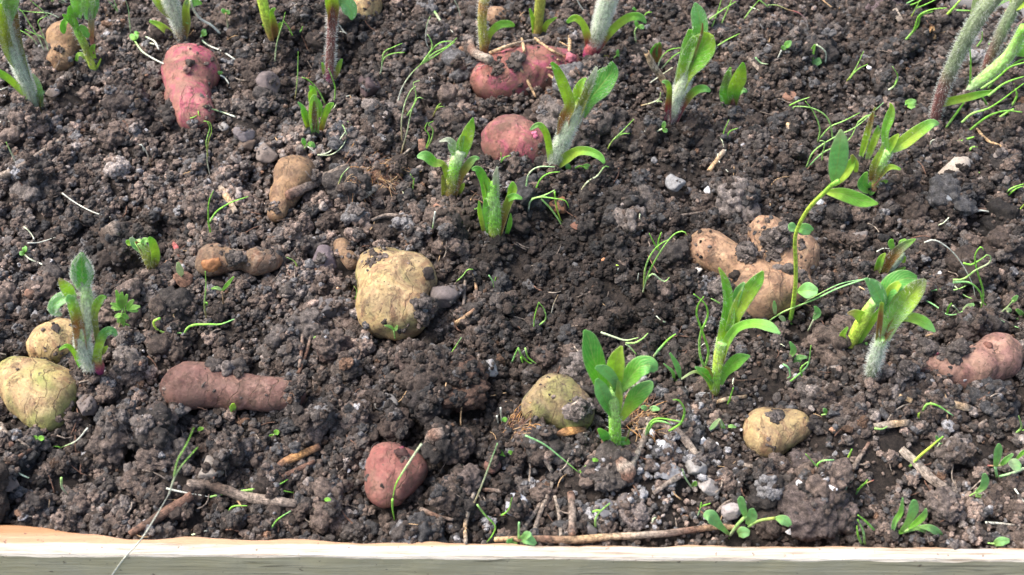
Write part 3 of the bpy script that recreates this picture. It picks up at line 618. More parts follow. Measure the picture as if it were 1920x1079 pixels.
# ------------------------------------------------------------------ plant notation: traced shoots get their own distance, thickness, cupping and lean
PAL = {'g': (.29, .68, .08), 'y': (.58, .80, .10), 'd': (.18, .54, .11), 't': (.34, .70, .27), 'p': (.68, .78, .48), 'w': (.74, .76, .64), 'm': (.34, .05, .15), 'b': (.42, .22, .08), 'o': (.38, .42, .08),
       'n': (.46, .31, .17), 'k': (.07, .045, .032), 'h': (.46, .56, .40), 'r': (.40, .10, .10), 'l': (.42, .73, .20), 's': (.20, .16, .13), 'x': (.24, .30, .17), 'u': (.20, .08, .07), 'e': (.30, .25, .20), 'q': (.16, .088, .06)}
def grad(cols, t):
    c = [np.array(PAL[k]) for k in cols]
    if len(c) == 1: return c[0]
    f = t * (len(c) - 1); i = min(int(f), len(c) - 2); f -= i; return c[i] * (1 - f) + c[i + 1] * f
def resample(P, n):
    P = np.asarray(P, float)
    if len(P) == 2:
        t = np.linspace(0, 1, n)[:, None]; return P[0] * (1 - t) + P[1] * t
    Q = np.vstack([2 * P[0] - P[1], P, 2 * P[-1] - P[-2]]); L = np.concatenate([[0], np.cumsum(np.linalg.norm(np.diff(P[:, :3], axis=0), axis=1) + 1e-9)]); out = []
    for s in np.linspace(0, L[-1], n):
        i = min(max(np.searchsorted(L, s, side='right') - 1, 0), len(P) - 2); t = (s - L[i]) / (L[i + 1] - L[i]); a, b, c, d = Q[i], Q[i + 1], Q[i + 2], Q[i + 3]
        out.append(.5 * (2 * b + (c - a) * t + (2 * a - 5 * b + 4 * c - d) * t * t + (3 * b - a - 3 * c + d) * t ** 3))
    out = np.array(out); out[:, 3:] = np.maximum(out[:, 3:], 0.0); return out
def pts(tile, s, base, lean, lie, up=0.0):
    q = [tuple(float(v) for v in a.split(',')) for a in s.split()]; k = 1 / 3.0 if tile != 'Z' else 1.0; out = []
    arc = [0]
    for a, b in zip(q, q[1:]): arc.append(arc[-1] + math.hypot(b[0] - a[0], b[1] - a[1]))
    for (a, l_) in zip(q, arc):
        px, py = tp(tile, a[0], a[1]); rad = a[2] * k
        if lie:
            p = ground(px, py); zd = project(p)[2]; rm = rad * zd / FPX; p = ground(px, py, rm * .8 + up); zd = project(p)[2]; rm = rad * zd / FPX
        else:
            r = ray(px, py); dy = lean * (l_ / max(arc[-1], 1)) ** 1.3 * (arc[-1] * k) * base[3] / FPX; t = (base[1] + dy - 0) / r[1]; p = CO + r * t; rm = rad * project(p)[2] / FPX
        out.append((p[0], p[1], p[2], rm))
    return np.array(out)
def frames(P, flip=0):
    T = np.gradient(P[:, :3], axis=0); T /= np.linalg.norm(T, axis=1)[:, None] + 1e-12; Vw = CO - P[:, :3]; Vw /= np.linalg.norm(Vw, axis=1)[:, None]
    S = np.cross(T, Vw); ln = np.linalg.norm(S, axis=1); S /= ln[:, None] + 1e-9
    for i in range(1, len(S)):
        if S[i] @ S[i - 1] < 0 and flip: S[i] = -S[i]
    return T, S, np.cross(S, T)
def tube_mesh(P, cols, mat, sides=9, flat=1.0, rag=0.0, sd=0, split=False):
    n = len(P); T, S, Nn = frames(P); V = []; C = []; U = []; F = []
    for i in range(n):
        c = grad(cols, i / (n - 1)) if cols else (1, 1, 1)
        for k in range(sides + 1):
            a = 2 * math.pi * (k % sides) / sides; r = P[i, 3] * (1 + (rag * float(vnoise(np.array([i * .55, (k % sides) * .9, sd + .5]), sd)) if rag else 0))
            V.append(P[i, :3] + (S[i] * math.cos(a) + Nn[i] * math.sin(a) * flat) * r); C.append(c); U.append((k / sides, i / (n - 1)))
    for i in range(n - 1):
        for k in range(sides):
            a = i * (sides + 1) + k; F.append((a, a + 1, a + sides + 2, a + sides + 1))
    F.append(tuple(reversed(range(sides)))); F.append(tuple((n - 1) * (sides + 1) + k for k in range(sides)))
    return np.array(V), F, C, U
def leaf_verts(P, cols, tilt, cup, sd, wav=.10, fold=0.0):
    n = len(P); P = P.copy(); P[:, 3] *= 1.12; T, S, Nn = frames(P); m = 9; V = []; C = []; U = []; F = []
    for i in range(n):
        t = i / (n - 1); a = R(tilt * (1 - .3 * t)); s = S[i] * math.cos(a) + Nn[i] * math.sin(a); nn = np.cross(s, T[i]); c = grad(cols, t); w_ = P[i, 3]
        for k in range(m):
            u = -1 + 2 * k / (m - 1); cu = cup * (1.15 - .6 * t); hgt = cu * w_ * (.55 * u * u + .45 * abs(u)) + wav * w_ * math.sin(9 * t + sd + 2 * u) * abs(u)
            V.append(P[i, :3] + s * w_ * u * (1 - .25 * abs(cu)) / math.cos(a) ** .6 + nn * hgt); C.append(c); U.append((k / (m - 1), t))
    for i in range(n - 1):
        for k in range(m - 1):
            a = i * m + k; F.append((a, a + 1, a + m + 1, a + m))
    return np.array(V), F, C, U
def hairs(V, F, density, ln, wd, sd, up=.25, only_rim=None):
    density *= .85; wd *= 1.0; ln *= 1.5
    r_ = np.random.default_rng(sd); q = np.array([f for f in F if len(f) == 4]); a, b, c, d = (V[q[:, i]] for i in range(4)); nr = np.cross(c - a, d - b); ar = np.linalg.norm(nr, axis=1) / 2; nr /= (2 * ar[:, None] + 1e-12)
    if only_rim is None and len(V) % 13 == 0 and float(((a + b + c + d) / 4 - V[(q[:, 0] // 13) * 13 + 6] * .5 - V[(q[:, 0] // 13) * 13] * .5 * 1.0 ).ravel() @ nr.ravel()) < 0: nr = -nr
    if only_rim is not None: ar = ar * only_rim
    n = int(ar.sum() * density); f = r_.choice(len(q), n, p=ar / ar.sum()); x, y = r_.random((2, n, 1)); p = (a[f] * (1 - x) + b[f] * x) * (1 - y) + (d[f] * (1 - x) + c[f] * x) * y
    ax = (d[f] - a[f]); ax /= np.linalg.norm(ax, axis=1)[:, None] + 1e-12
    D = nr[f] * r_.choice([-1, 1], (n, 1)) if only_rim is not None else nr[f]
    D = D + ax * r_.uniform(-.2, up * 2, (n, 1)) + r_.normal(0, .25, (n, 3)); D /= np.linalg.norm(D, axis=1)[:, None]; L_ = ln * r_.uniform(.5, 1.25, (n, 1))
    sd_ = np.cross(D, r_.normal(size=(n, 3))); sd_ /= np.linalg.norm(sd_, axis=1)[:, None]
    HV = np.concatenate([p - sd_ * wd / 2, p + sd_ * wd / 2, p + D * L_ * .6 + sd_ * wd * .3 + np.array([0, 0, -.02]) * L_, p + D * L_ + np.array([0, 0, -.15]) * L_]); i = np.arange(n)
    return HV, np.concatenate([np.stack([i, i + n, i + 2 * n], 1), np.stack([i, i + 2 * n, i + 3 * n], 1)])
PC = [0]
ALLP = []                                              # (photo x, photo y) of every plant's foot, for the labels
def plant(name, label, cat, tile, foot, parts, group=None, lie=False, mat=None):
    """parts: (kind S|L, colours, points 'x,y,radius ...', options)"""
    fx, fy = tp(tile, *foot); g = ground(fx, fy); zd = project(g)[2]; base = (g[0], g[1], g[2], zd)
    single = len(parts) == 1
    root = None
    if not single: root = empty(name, g)
    for (kd, cols, s, *opt) in parts:
        o_ = opt[0] if opt else {}; PC[0] += 1; sd = PC[0]; rr = random.Random(sd)
        lie_ = o_.get('lie', lie); P = pts(o_.get('tile', tile), s, base, o_.get('lean', rr.uniform(-.35, .1) if kd == 'L' else 0.0), lie_, o_.get('up', 0)); ln = np.linalg.norm(np.diff(P[:, :3], axis=0), axis=1).sum()
        n = int(min(max(ln / .0022, 7), 34)); P = resample(P, n)
        if o_.get('h', 0) >= .6 and kd == 'S': P[:, 3] *= .84
        if kd == 'S':
            V, F, C, U = tube_mesh(P, cols, None, 12 if P[:, 3].max() > .003 else 7, o_.get('flat', 1.0), o_.get('rag', 0), sd); mt = o_.get('mat', mat or M_STEM)
        else:
            V, F, C, U = leaf_verts(P, cols, o_.get('tilt', rr.uniform(-28, 28)), o_.get('cup', .45), sd, o_.get('wav', .11)); mt = M_LEAF
        V = V - g; nm = o_.get('n', 'stem' if kd == 'S' else 'leaf')
        if single: nm = name
        me = mesh_from(nm, V, F, mt, C, U); ob = obj(nm, me, root)
        if single: ob.location = g; root = ob
        if kd == 'L':
            sf = ob.modifiers.new('thickness', 'SOLIDIFY'); sf.thickness = .00045; sf.offset = 0
            sb = ob.modifiers.new('smooth', 'SUBSURF'); sb.levels = 1; sb.render_levels = 1
        hh = o_.get('h', 0)
        if hh:
            HV, HF = hairs(V, F, hh * 1e6, o_.get('hl', .0018), .00016, sd); ho = obj('stem_hair' if kd == 'S' else 'leaf_hair', mesh_from('hair', HV, HF, M_HAIR, smooth=False), ob); tag(ho, kind='stuff')
        ff = o_.get('f', 0)
        if ff:
            q = [f for f in F if len(f) == 4]; rim = np.array([1.0 if (U[f[0]][0] < .13 or U[f[1]][0] > .87) else .12 for f in q])
            HV, HF = hairs(V, F, ff * 2.2e6, .0016, .00015, sd, .3, rim); ho = obj('leaf_hair', mesh_from('hair', HV, HF, M_HAIR, smooth=False), ob); tag(ho, kind='stuff')
    tag(root, label, cat, group); ALLP.append((root.name, fx, fy)); return root
# ------------------------------------------------------------------ the shoots (a thing each; stem, leaves and hair are parts)
S, L = 'S', 'L'
GS = 'young shoots growing from the bed'
def shoot(label, tile, foot, parts): return plant('young_shoot', label, 'shoot', tile, foot, parts, GS)
shoot('tall white haired shoot cut by the corner, thick pale stem with sheathing leaves', 'A', (205, 612), [
 (S, 'phhl', '205,618,20 165,500,34 120,400,42 75,280,40 35,150,42 10,30,46 -20,-80,46', dict(h=2.6)),
 (L, 'poby', '170,450,12 135,330,20 100,170,20 80,60,24 65,-60,20', dict(cup=.9, f=1)),
 (L, 'pyg', '165,560,16 100,490,20 30,430,22 -60,390,22', dict(cup=.7)),
 (L, 'yoy', '120,420,10 60,330,26 25,230,34 5,120,30 -15,20,20', dict(cup=.7, f=1)),
 (L, 'plp', '235,600,12 225,500,15 200,440,11 180,415,4', dict(f=1)), (L, 'bot', '218,622,22 215,570,22 225,530,20 252,518,6', dict(cup=.8)),
 (L, 'tlt', '35,130,24 45,50,44 60,-40,44 90,-120,20', dict(f=1.5)), (L, 'gt', '20,120,20 5,60,36 -10,0,30', dict(f=1.5))])
shoot('many leaved green shoot in front of the half hidden tan tuber', 'A', (525, 385), [
 (S, 'yogg', '525,392,22 500,320,19 470,240,22 432,170,18 405,60,14', dict(h=.3)), (S, 'mbxl', '530,300,10 515,210,17 512,110,22 505,-40,24', dict(h=1.4)),
 (L, 'gg', '440,170,8 415,130,12 380,110,15 358,135,18 355,170,17 360,192,5'), (L, 'gg', '440,200,12 420,130,20 400,90,22 395,40,12 400,32,3'), (L, 'lg', '420,150,12 395,110,18 365,90,13 350,82,3'),
 (L, 'gd', '445,150,12 470,165,20 488,195,20 492,215,5'), (L, 'og', '505,365,12 470,315,12 442,305,12 430,345,8'), (L, 'yg', '530,330,12 518,280,16 530,255,10 536,250,2'),
 (L, 'glg', '440,100,18 440,30,34 425,-50,36', dict(f=1)), (L, 'tlg', '500,110,18 495,40,34 505,-50,34', dict(f=1)), (L, 'yy', '545,385,6 560,350,6 568,330,2'), (L, 'lt', '520,100,14 535,30,24 530,-50,20', dict(f=1))])
shoot('leaning white haired shoot with a green bud beside it, above the pink tuber', 'A', (1010, 215), [
 (S, 'bhhh', '1020,225,20 1005,160,32 985,90,38 960,10,46 930,-70,46', dict(h=2.6)), (L, 'yoyg', '1000,110,14 960,90,28 910,40,34 870,-20,32 840,-70,26', dict(cup=.8, f=.6)),
 (L, 'moyg', '1030,235,16 960,185,22 900,140,19 840,118,7', dict(cup=.6)), (L, 'boyp', '1045,205,22 1055,130,26 1050,60,24 1060,10,20 1080,-30,8', dict(cup=.9)),
 (L, 'lt', '1040,120,8 1060,125,14 1062,110,3'), (L, 'tg', '1045,40,14 1080,10,28 1120,15,16 1138,22,4', dict(f=.8))])
shoot('yellow green stubby shoot at the far edge beside the thin grass blades', 'B', (92, 228), [
 (S, 'boyy', '92,235,14 75,175,22 60,110,27 42,30,29 20,-60,30'), (L, 'bbyg', '105,215,20 95,140,24 85,75,16 100,50,10 112,46,3', dict(cup=.8)), (L, 'oyg', '108,200,12 125,150,15 145,125,3'), (L, 'yg', '75,185,9 52,155,9 34,140,3')])
shoot('maroon stem bristling with white hair, topped by a veined drooping leaf', 'B', (415, 462), [
 (S, 'muuub', '413,468,26 415,380,30 421,250,29 427,130,31 430,40,32 432,-60,34', dict(h=1.0)), (L, 'mbyg', '425,130,28 425,60,36 420,0,42 415,-70,34', dict(cup=.8)),
 (L, 'lttt', '455,20,14 485,10,34 520,40,46 540,85,26 535,114,4', dict(f=.6, cup=.35)), (L, 'mog', '430,455,12 458,400,16 475,350,12 486,332,3'), (L, 'mog', '402,455,12 388,400,16 372,352,4'), (L, 'mm', '405,470,18 400,430,20 408,400,8')])
shoot('small tight shoot of upright leaves in front of the maroon hairy stem', 'B', (320, 745), [
 (L, 'byg', '300,745,14 278,680,20 258,612,10', dict(cup=.8)), (L, 'ogt', '300,700,12 265,610,13 235,575,4'), (L, 'lyl', '330,740,26 322,650,30 325,560,26 330,530,8', dict(cup=.8, h=.25)), (L, 'gyg', '325,600,16 320,540,26 322,505,20 300,482,6'),
 (L, 'ylg', '345,660,16 352,600,22 335,560,14 320,548,4'), (L, 'byg', '360,735,16 378,665,18 400,612,21 425,585,15 440,582,5', dict(cup=.7)), (L, 'bbo', '335,730,14 330,650,16 328,570,5', dict(cup=.8, f=.5))])
shoot('shoot with one tall pointed bright leaf and a woolly bud, near the cracked tuber', 'B', (1090, 1102), [
 (S, 'bogp', '1090,1110,30 1105,1010,33 1130,900,36 1155,845,30', dict(h=.5)), (L, 'gyg', '1165,880,18 1180,800,36 1205,720,28 1222,662,3', dict(cup=.3, f=.4)), (L, 'lhw', '1125,860,28 1105,820,32 1085,785,16 1030,798,4', dict(h=.8)),
 (L, 'llt', '1140,860,16 1150,800,20 1165,760,12'), (L, 'yogt', '1075,1000,18 1050,925,18 1005,920,26 950,878,30 905,885,6'), (L, 'oo', '1060,1110,16 1058,1050,18 1050,985,6'), (L, 'bbot', '1105,1095,26 1150,990,22 1190,930,24 1228,890,19 1258,892,5', dict(cup=.6)),
 (L, 'oy', '1135,1095,14 1160,1050,16 1172,1030,3')])
shoot('stout bright green shoot with brown sheath, nearest neighbour of the woolly budded one', 'B', (1345, 1310), [
 (S, 'oglg', '1345,1318,40 1338,1200,42 1330,1090,34 1340,1030,20', dict(h=.3)), (L, 'yggd', '1300,1130,18 1282,1010,26 1245,948,22 1213,955,6'), (L, 'lyy', '1320,1120,22 1300,1040,26 1275,975,8'), (L, 'lhw', '1355,1100,20 1352,1000,18 1358,938,5', dict(f=1)),
 (L, 'bboyg', '1365,1300,30 1400,1190,28 1435,1100,24 1445,1050,28 1442,1022,6', dict(cup=.7)), (L, 'gd', '1420,1120,18 1455,1105,20 1500,1120,5'), (L, 'gg', '1410,1315,12 1428,1250,14 1432,1200,3'), (L, 'oyg', '1285,1300,12 1262,1200,15 1255,1130,4'), (L, 'glg', '1310,1310,14 1295,1200,22 1290,1120,8')])
shoot('thin olive stem with one green leaf arching aside, behind the needle covered tuber', 'B', (1283, 300), [
 (S, 'roobl', '1283,308,24 1278,210,26 1272,100,26 1285,0,30 1300,-70,32', dict(h=.5)), (L, 'rygg', '1285,265,22 1310,195,20 1365,140,22 1430,135,18 1455,150,5')])
shoot('stout olive stem with two thin green leaflets, far edge', 'C', (140, 208), [
 (S, 'booo', '140,215,26 150,100,28 160,0,30 165,-60,30'), (L, 'gyg', '128,200,12 118,110,14 100,48,5'), (L, 'oyg', '165,205,14 195,135,16 252,98,4')])
shoot('grey white hairy stem between two arching leaves on a purple base', 'C', (430, 322), [
 (S, 'mmrr', '430,325,34 440,290,38 452,250,34', {}), (S, 'rxhhhn', '458,262,28 488,180,44 515,80,52 545,-20,56 560,-70,56', dict(h=2.8)), (L, 'mryyg', '440,295,22 430,210,24 402,135,20 355,98,22 308,128,8', dict(cup=.6)),
 (L, 'mryygt', '465,295,22 520,215,24 590,140,24 660,95,23 720,95,22 755,132,5', dict(cup=.5)), (L, 'wyyb', '395,375,20 440,350,24 500,330,18 548,318,6', dict(cup=.5, tilt=0))])
shoot('tallest hairy shoot in the middle with a broad dark green leaf and curled lower leaves', 'C', (235, 935), [
 (S, 'xhhph', '232,935,34 265,840,46 305,745,46 350,650,44 385,585,26', dict(h=2.6)), (L, 'bbyyg', '285,750,34 300,660,36 325,590,32 290,480,33 250,390,23 220,350,7', dict(cup=.6, f=.5, lean=-.2)), (L, 'poohw', '355,680,30 400,570,26 445,460,24 478,375,8', dict(cup=.8, f=1.2)),
 (L, 'lyg', '365,600,22 372,520,32 395,460,18 420,440,4', dict(f=.5)), (L, 'lddd', '400,655,16 440,560,40 510,470,66 560,400,46 560,347,6', dict(cup=.3, tilt=12, f=.7)), (L, 'pyyt', '220,920,16 212,820,20 190,740,20 148,700,17 100,732,5', dict(cup=.6)),
 (L, 'oyygd', '230,935,32 300,888,34 370,850,27 440,852,25 500,885,20 520,922,6', dict(cup=.6, lean=-.5)), (S, 'py', '330,640,12 355,600,20 370,560,8')])
shoot('purple footed shoot with broad bright leaves and long white bristles', 'C', (890, 690), [
 (S, 'mphphh', '890,680,32 925,570,38 955,480,42 990,400,36 1010,340,20', dict(h=2.2)), (L, 'mmroyt', '872,685,28 880,590,22 886,505,16 868,462,16 842,462,5', dict(cup=.8)), (L, 'mmrogt', '908,685,30 950,610,25 1000,540,22 1048,502,24 1090,500,20 1116,517,5', dict(cup=.7)),
 (L, 'oyggy', '945,500,30 985,400,48 1040,310,76 1085,240,76 1110,185,28', dict(cup=.4, tilt=8, f=.6)), (L, 'hlg', '940,480,26 972,360,34 1000,250,40 1005,165,12', dict(f=.6)), (L, 'gtt', '1060,220,34 1062,140,46 1045,60,36 1030,15,5', dict(cup=.3, f=.5)), (L, 'lb', '960,500,8 1010,360,9 1065,200,8 1072,130,3', dict(cup=.8, lean=-.3))])
shoot('short shoot with two tall leaves pressed together, alone on dark soil', 'C', (1230, 598), [
 (L, 'lgxg', '1195,590,24 1190,510,34 1212,425,22 1230,378,4', dict(cup=.7, h=.3)), (L, 'bgyyg', '1238,600,20 1248,510,38 1275,440,42 1295,375,20 1298,350,4', dict(cup=.4, h=.12)), (L, 'hlt', '1245,590,18 1262,530,20 1300,505,18 1322,520,5'), (S, 'uub', '1240,612,22 1240,580,24 1238,540,16', dict(h=.6))])
shoot('tiny green and brown bud rising behind the pale curved stalk', 'C', (810, 352), [(L, 'bbrg', '806,355,14 810,300,28 826,255,18 830,238,4', dict(cup=.6)), (L, 'gdg', '800,340,14 795,290,24 818,245,8', dict(cup=.5)), (L, 'pg', '812,330,8 808,295,13 812,270,3')])
shoot('thickest furry stem leaning towards the far corner on a dark maroon foot', 'D', (937, 690), [
 (S, 'uuuxxxxx', '935,695,34 955,600,37 1000,460,42 1055,340,47 1120,205,52 1200,80,52 1290,-30,52 1350,-90,50', dict(h=.7, lean=-.1)), (L, 'nyygg', '935,585,20 1010,568,26 1100,550,24 1190,530,20 1280,512,8', dict(cup=.6, lean=-.3)),
 (L, 'yppp', '1125,170,10 1160,90,22 1185,10,34 1195,-70,30', dict(cup=.5)), (L, 'll', '1270,30,20 1330,-20,40 1420,-60,40')])
shoot('second furry stem, brown below and green above, at the far corner', 'D', (1215, 415), [
 (S, 'uusxxx', '1212,425,24 1245,330,31 1290,230,36 1350,110,39 1405,10,41 1440,-70,42', dict(h=.6)), (L, 'yyg', '1385,40,28 1420,5,50 1480,-40,44', dict(cup=.5))])
shoot('pale green sloping branch with cut leaf, in front of the furry stems', 'D', (1115, 530), [
 (S, 'hlllg', '1110,535,14 1150,490,26 1230,430,36 1310,360,36 1370,290,32 1440,150,24', dict(h=.5, lean=-.1)), (L, 'lgd', '1350,290,20 1420,270,50 1500,250,60', dict(cup=.3)), (L, 'gdt', '1140,540,10 1190,580,24 1250,632,5'), (L, 'oy', '1150,545,18 1145,565,22 1130,590,8')])
shoot('five bladed green shoot with a long leaf reaching towards the furry stem', 'D', (600, 1060), [
 (S, 'rooll', '598,1068,24 612,1000,28 640,920,34 680,850,28', dict(h=.9)), (L, 'lggy', '665,830,18 662,740,23 688,660,27 698,605,15 685,580,3', dict(f=.3)), (L, 'lyygt', '695,845,20 770,795,38 850,735,36 925,692,24 962,702,5', dict(cup=.4, f=.3)), (L, 'gyy', '680,850,20 710,790,24 738,755,6'),
 (L, 'boyl', '585,1010,18 600,930,24 640,845,14 650,800,4', dict(cup=.7, f=.3)), (L, 'rroyg', '592,1030,26 640,975,24 690,940,18 748,955,5', dict(cup=.7)), (L, 'gdg', '580,1080,16 535,1040,34 550,980,14 562,968,3'), (L, 'dgg', '560,1090,20 580,1060,30 580,1020,8'), (L, 'bog', '612,1060,12 650,1025,15 675,1020,4')])
shoot('pair of slim hairy edged leaves standing just behind the five bladed shoot', 'D', (535, 905), [
 (L, 'lyybo', '518,905,11 545,810,20 575,700,18 602,603,4', dict(cup=.8, f=.5)), (L, 'pyyd', '556,910,12 588,825,21 618,745,20 620,706,4', dict(cup=.6, f=.4))])
shoot('tall thin arching shoot with blurred pale leaves, nearest to the camera', 'H', (128, 712), [
 (S, 'gyyyyg', '120,740,13 140,640,13 155,500,12 155,400,12 152,260,11 185,165,11 240,80,12 310,10,13 360,-38,13 395,-62,12', dict(lean=-.42)),
 (L, 'lttp', '368,-45,10 385,-130,44 398,-220,50 405,-300,36 408,-352,4', dict(lean=-.2, cup=.3)), (L, 'yyg', '370,-40,14 425,-95,30 470,-160,26 482,-205,5', dict(cup=.5)), (L, 'ygg', '330,0,14 420,10,36 530,48,38 622,68,4', dict(cup=.3)), (L, 'oyy', '470,-210,8 492,-165,20 495,-110,8'),
 (L, 'gtt', '165,210,14 200,205,36 245,225,20', dict(cup=.3)), (L, 'ttt', '160,215,14 125,195,26 112,190,5', dict(cup=.3)), (L, 'gtt', '165,560,8 225,555,48 282,560,14', dict(cup=.3)), (L, 'gtd', '125,712,12 170,755,40 205,832,6', dict(cup=.3)), (L, 'gtt', '118,760,12 70,785,30 0,755,14 -20,745,3'),
 (L, 'gt', '105,790,12 60,840,26 45,878,4'), (L, 'gt', '110,780,10 130,800,22 138,812,4'), (L, 'ggy', '110,770,10 40,800,14 -60,880,13', dict(cup=.7))])
shoot('big white haired shoot with a dark fuzzy rimmed leaf, beside the smaller tan tuber', 'E', (525, 1020), [
 (S, 'mphhp', '525,1025,26 498,960,40 470,880,44 455,810,38', dict(h=2.8)), (S, 'lppl', '470,830,34 490,720,40 490,620,42 480,520,30', dict(h=1.0)), (L, 'bbbyt', '465,865,36 450,770,37 425,670,33 400,605,30 370,590,20', dict(cup=.8, f=.8, lean=-.2)),
 (L, 'htth', '430,600,20 380,590,34 320,620,36 300,670,26 350,695,6', dict(cup=.5, f=2)), (L, 'lddd', '455,545,24 462,475,58 460,400,52 462,340,6', dict(cup=.35, tilt=5, f=4)), (L, 'lyyn', '408,590,20 375,545,36 340,500,16 330,485,4', dict(f=1.2)), (L, 'whw', '470,560,24 478,520,28 455,505,10', dict(f=2)),
 (L, 'ooyg', '545,830,18 530,700,18 548,625,26 580,590,18 600,592,5', dict(cup=.6, f=.5)), (L, 'byydt', '545,965,28 555,880,25 585,800,26 630,780,24 655,812,8', dict(cup=.6, f=.5)), (S, 'mmro', '550,1030,24 560,985,28 545,930,20', {}), (L, 'gyg', '455,980,16 415,900,15 375,865,13 332,890,5', dict(lean=-.4)),
 (L, 'ryy', '530,1045,14 490,1040,14 452,1022,6', dict(lean=-.4)), (L, 'oy', '568,910,14 590,885,15 607,868,4')])
shoot('stubby half open shoot with a brown wrapped bud, leaning over dark soil', 'E', (852, 432), [
 (S, 'bool', '852,438,24 838,380,32 810,325,30 775,280,20', dict(h=.4)), (L, 'byyg', '860,420,22 870,350,26 850,280,24 835,255,6', dict(cup=.6)), (L, 'yrrb', '845,400,16 820,340,22 790,300,18 760,280,5', dict(cup=.8)), (L, 'lth', '800,330,20 760,290,24 735,255,10', dict(f=.7)), (L, 'gyg', '745,290,12 725,285,20 708,275,5'), (L, 'dg', '850,395,16 828,385,20 805,360,5'), (L, 'tl', '800,300,14 820,270,18 840,280,6')])
shoot('broad leaved glossy green shoot beside the mottled green tuber', 'G', (580, 1462), [
 (S, 'oggll', '580,1475,32 580,1390,35 578,1280,34 572,1180,36 570,1110,26', dict(h=.15)), (L, 'gggdd', '545,1220,22 495,1060,44 455,930,60 430,820,40 403,778,6', dict(cup=.35, tilt=-14, lean=.15)), (L, 'lyyyy', '585,1110,22 575,1010,52 590,930,48 618,866,6', dict(cup=.6, lean=0)),
 (L, 'gttt', '605,1130,18 570,1050,26 520,1000,32 468,985,10', dict(cup=.4, lean=-.5)), (L, 'llgdt', '600,1130,18 660,1050,44 720,985,58 780,975,46 808,1010,12', dict(cup=.45, tilt=10)), (L, 'gdtt', '575,1260,22 530,1180,38 495,1100,40 475,1050,10', dict(cup=.5, lean=-.3)),
 (L, 'yygdt', '610,1280,18 660,1200,34 710,1130,52 770,1080,36 788,1065,6', dict(cup=.5, lean=-.3)), (L, 'gdg', '548,1420,14 520,1365,28 485,1330,8'), (L, 'gdg', '590,1420,14 630,1400,26 662,1418,6'), (L, 'lyl', '600,1250,14 605,1150,22 600,1060,10', dict(lean=-.25)), (L, 'oo', '600,1450,16 640,1400,5 665,1330,3')])
shoot('tall bright green shoot with long split leaves, in front of the knobbly peach tuber', 'G', (1140, 1125), [
 (S, 'ogyl', '1142,1135,24 1150,1040,27 1165,930,32 1190,830,40', dict(h=.3)), (L, 'yygggy', '1185,880,34 1215,740,44 1222,620,34 1200,500,22 1163,425,4', dict(cup=.7, f=.5, lean=.1)), (L, 'lyyygg', '1225,780,28 1265,670,38 1325,570,44 1385,490,34 1413,445,5', dict(cup=.4, lean=-.1, f=.3)), (L, 'gdt', '1255,640,18 1275,560,26 1308,508,6'),
 (L, 'bygggt', '1180,940,26 1215,840,26 1275,765,25 1370,742,26 1450,762,30 1510,800,5', dict(cup=.5, lean=-.4)), (L, 'lggd', '1170,1080,16 1205,1010,26 1275,945,38 1340,922,5', dict(cup=.4, lean=-.3)), (L, 'ggt', '1130,1075,18 1085,1020,26 1028,985,6', dict(lean=-.3)),
 (L, 'yyp', '1140,1130,14 1095,1050,12 1030,1010,8 950,1055,4', dict(lean=-.3)), (L, 'yb', '1150,1090,8 1110,1000,8 1085,985,3')])
shoot('bent shoot on a furry grey stem with a broad woolly tipped leaf', 'H', (585, 1028), [
 (S, 'xxhhl', '582,1030,38 600,950,42 625,870,40 650,810,36', dict(h=1.8)), (L, 'mp', '575,1040,12 605,1035,18 625,1010,6'), (L, 'obby', '620,830,16 632,720,17 642,620,12', dict(cup=.8)), (L, 'bboygt', '645,830,28 690,770,24 750,712,24 830,715,32 890,745,30 942,790,4', dict(cup=.5, lean=-.3)),
 (L, 'pllyx', '655,815,36 700,710,58 780,610,66 850,530,46 888,492,10', dict(cup=.6, h=.2, f=1, lean=-.1)), (L, 'dttt', '660,680,12 625,590,38 590,530,38 545,488,5', dict(cup=.3, f=.3)), (L, 'dddd', '650,640,24 680,540,52 760,490,50 840,488,16', dict(cup=.3, lean=.2)), (L, 'yyy', '672,620,16 700,550,34 745,510,16', dict(cup=.5, lean=0))])
shoot('low yellow green shoot tucked behind the bent furry shoot', 'H', (475, 860), [
 (S, 'oyyl', '465,870,30 495,790,34 550,690,34 600,610,26'), (L, 'yyyn', '545,750,18 525,700,34 480,680,22 445,685,5'), (L, 'lyg', '500,860,16 560,760,24 620,680,16 640,640,4'), (L, 'gdd', '470,880,18 530,845,36 590,820,12'), (L, 'ddx', '510,905,26 440,930,18 385,925,4', dict(lean=-.3)), (L, 'yyg', '440,850,20 420,810,20 450,760,5'), (L, 'gg', '440,910,16 425,890,18 412,870,4')])
shoot('tiny dark shoot like a half closed beak behind the bent furry shoot', 'H', (645, 462), [
 (L, 'obbxg', '635,465,26 680,385,32 740,320,28 800,280,18 832,265,3', dict(cup=.7, f=.6)), (L, 'ogy', '615,450,20 640,375,20 662,345,4'), (L, 'lg', '700,320,12 690,285,18 700,265,8'), (L, 'lg', '750,310,12 755,285,18 778,268,6'), (S, 'bhhx', '660,465,22 700,420,26 745,370,22 765,345,8', dict(h=1.2)), (L, 'rog', '655,470,12 720,448,15 775,424,4', dict(cup=.6)), (L, 'gy', '730,370,14 755,370,20 765,400,6')])
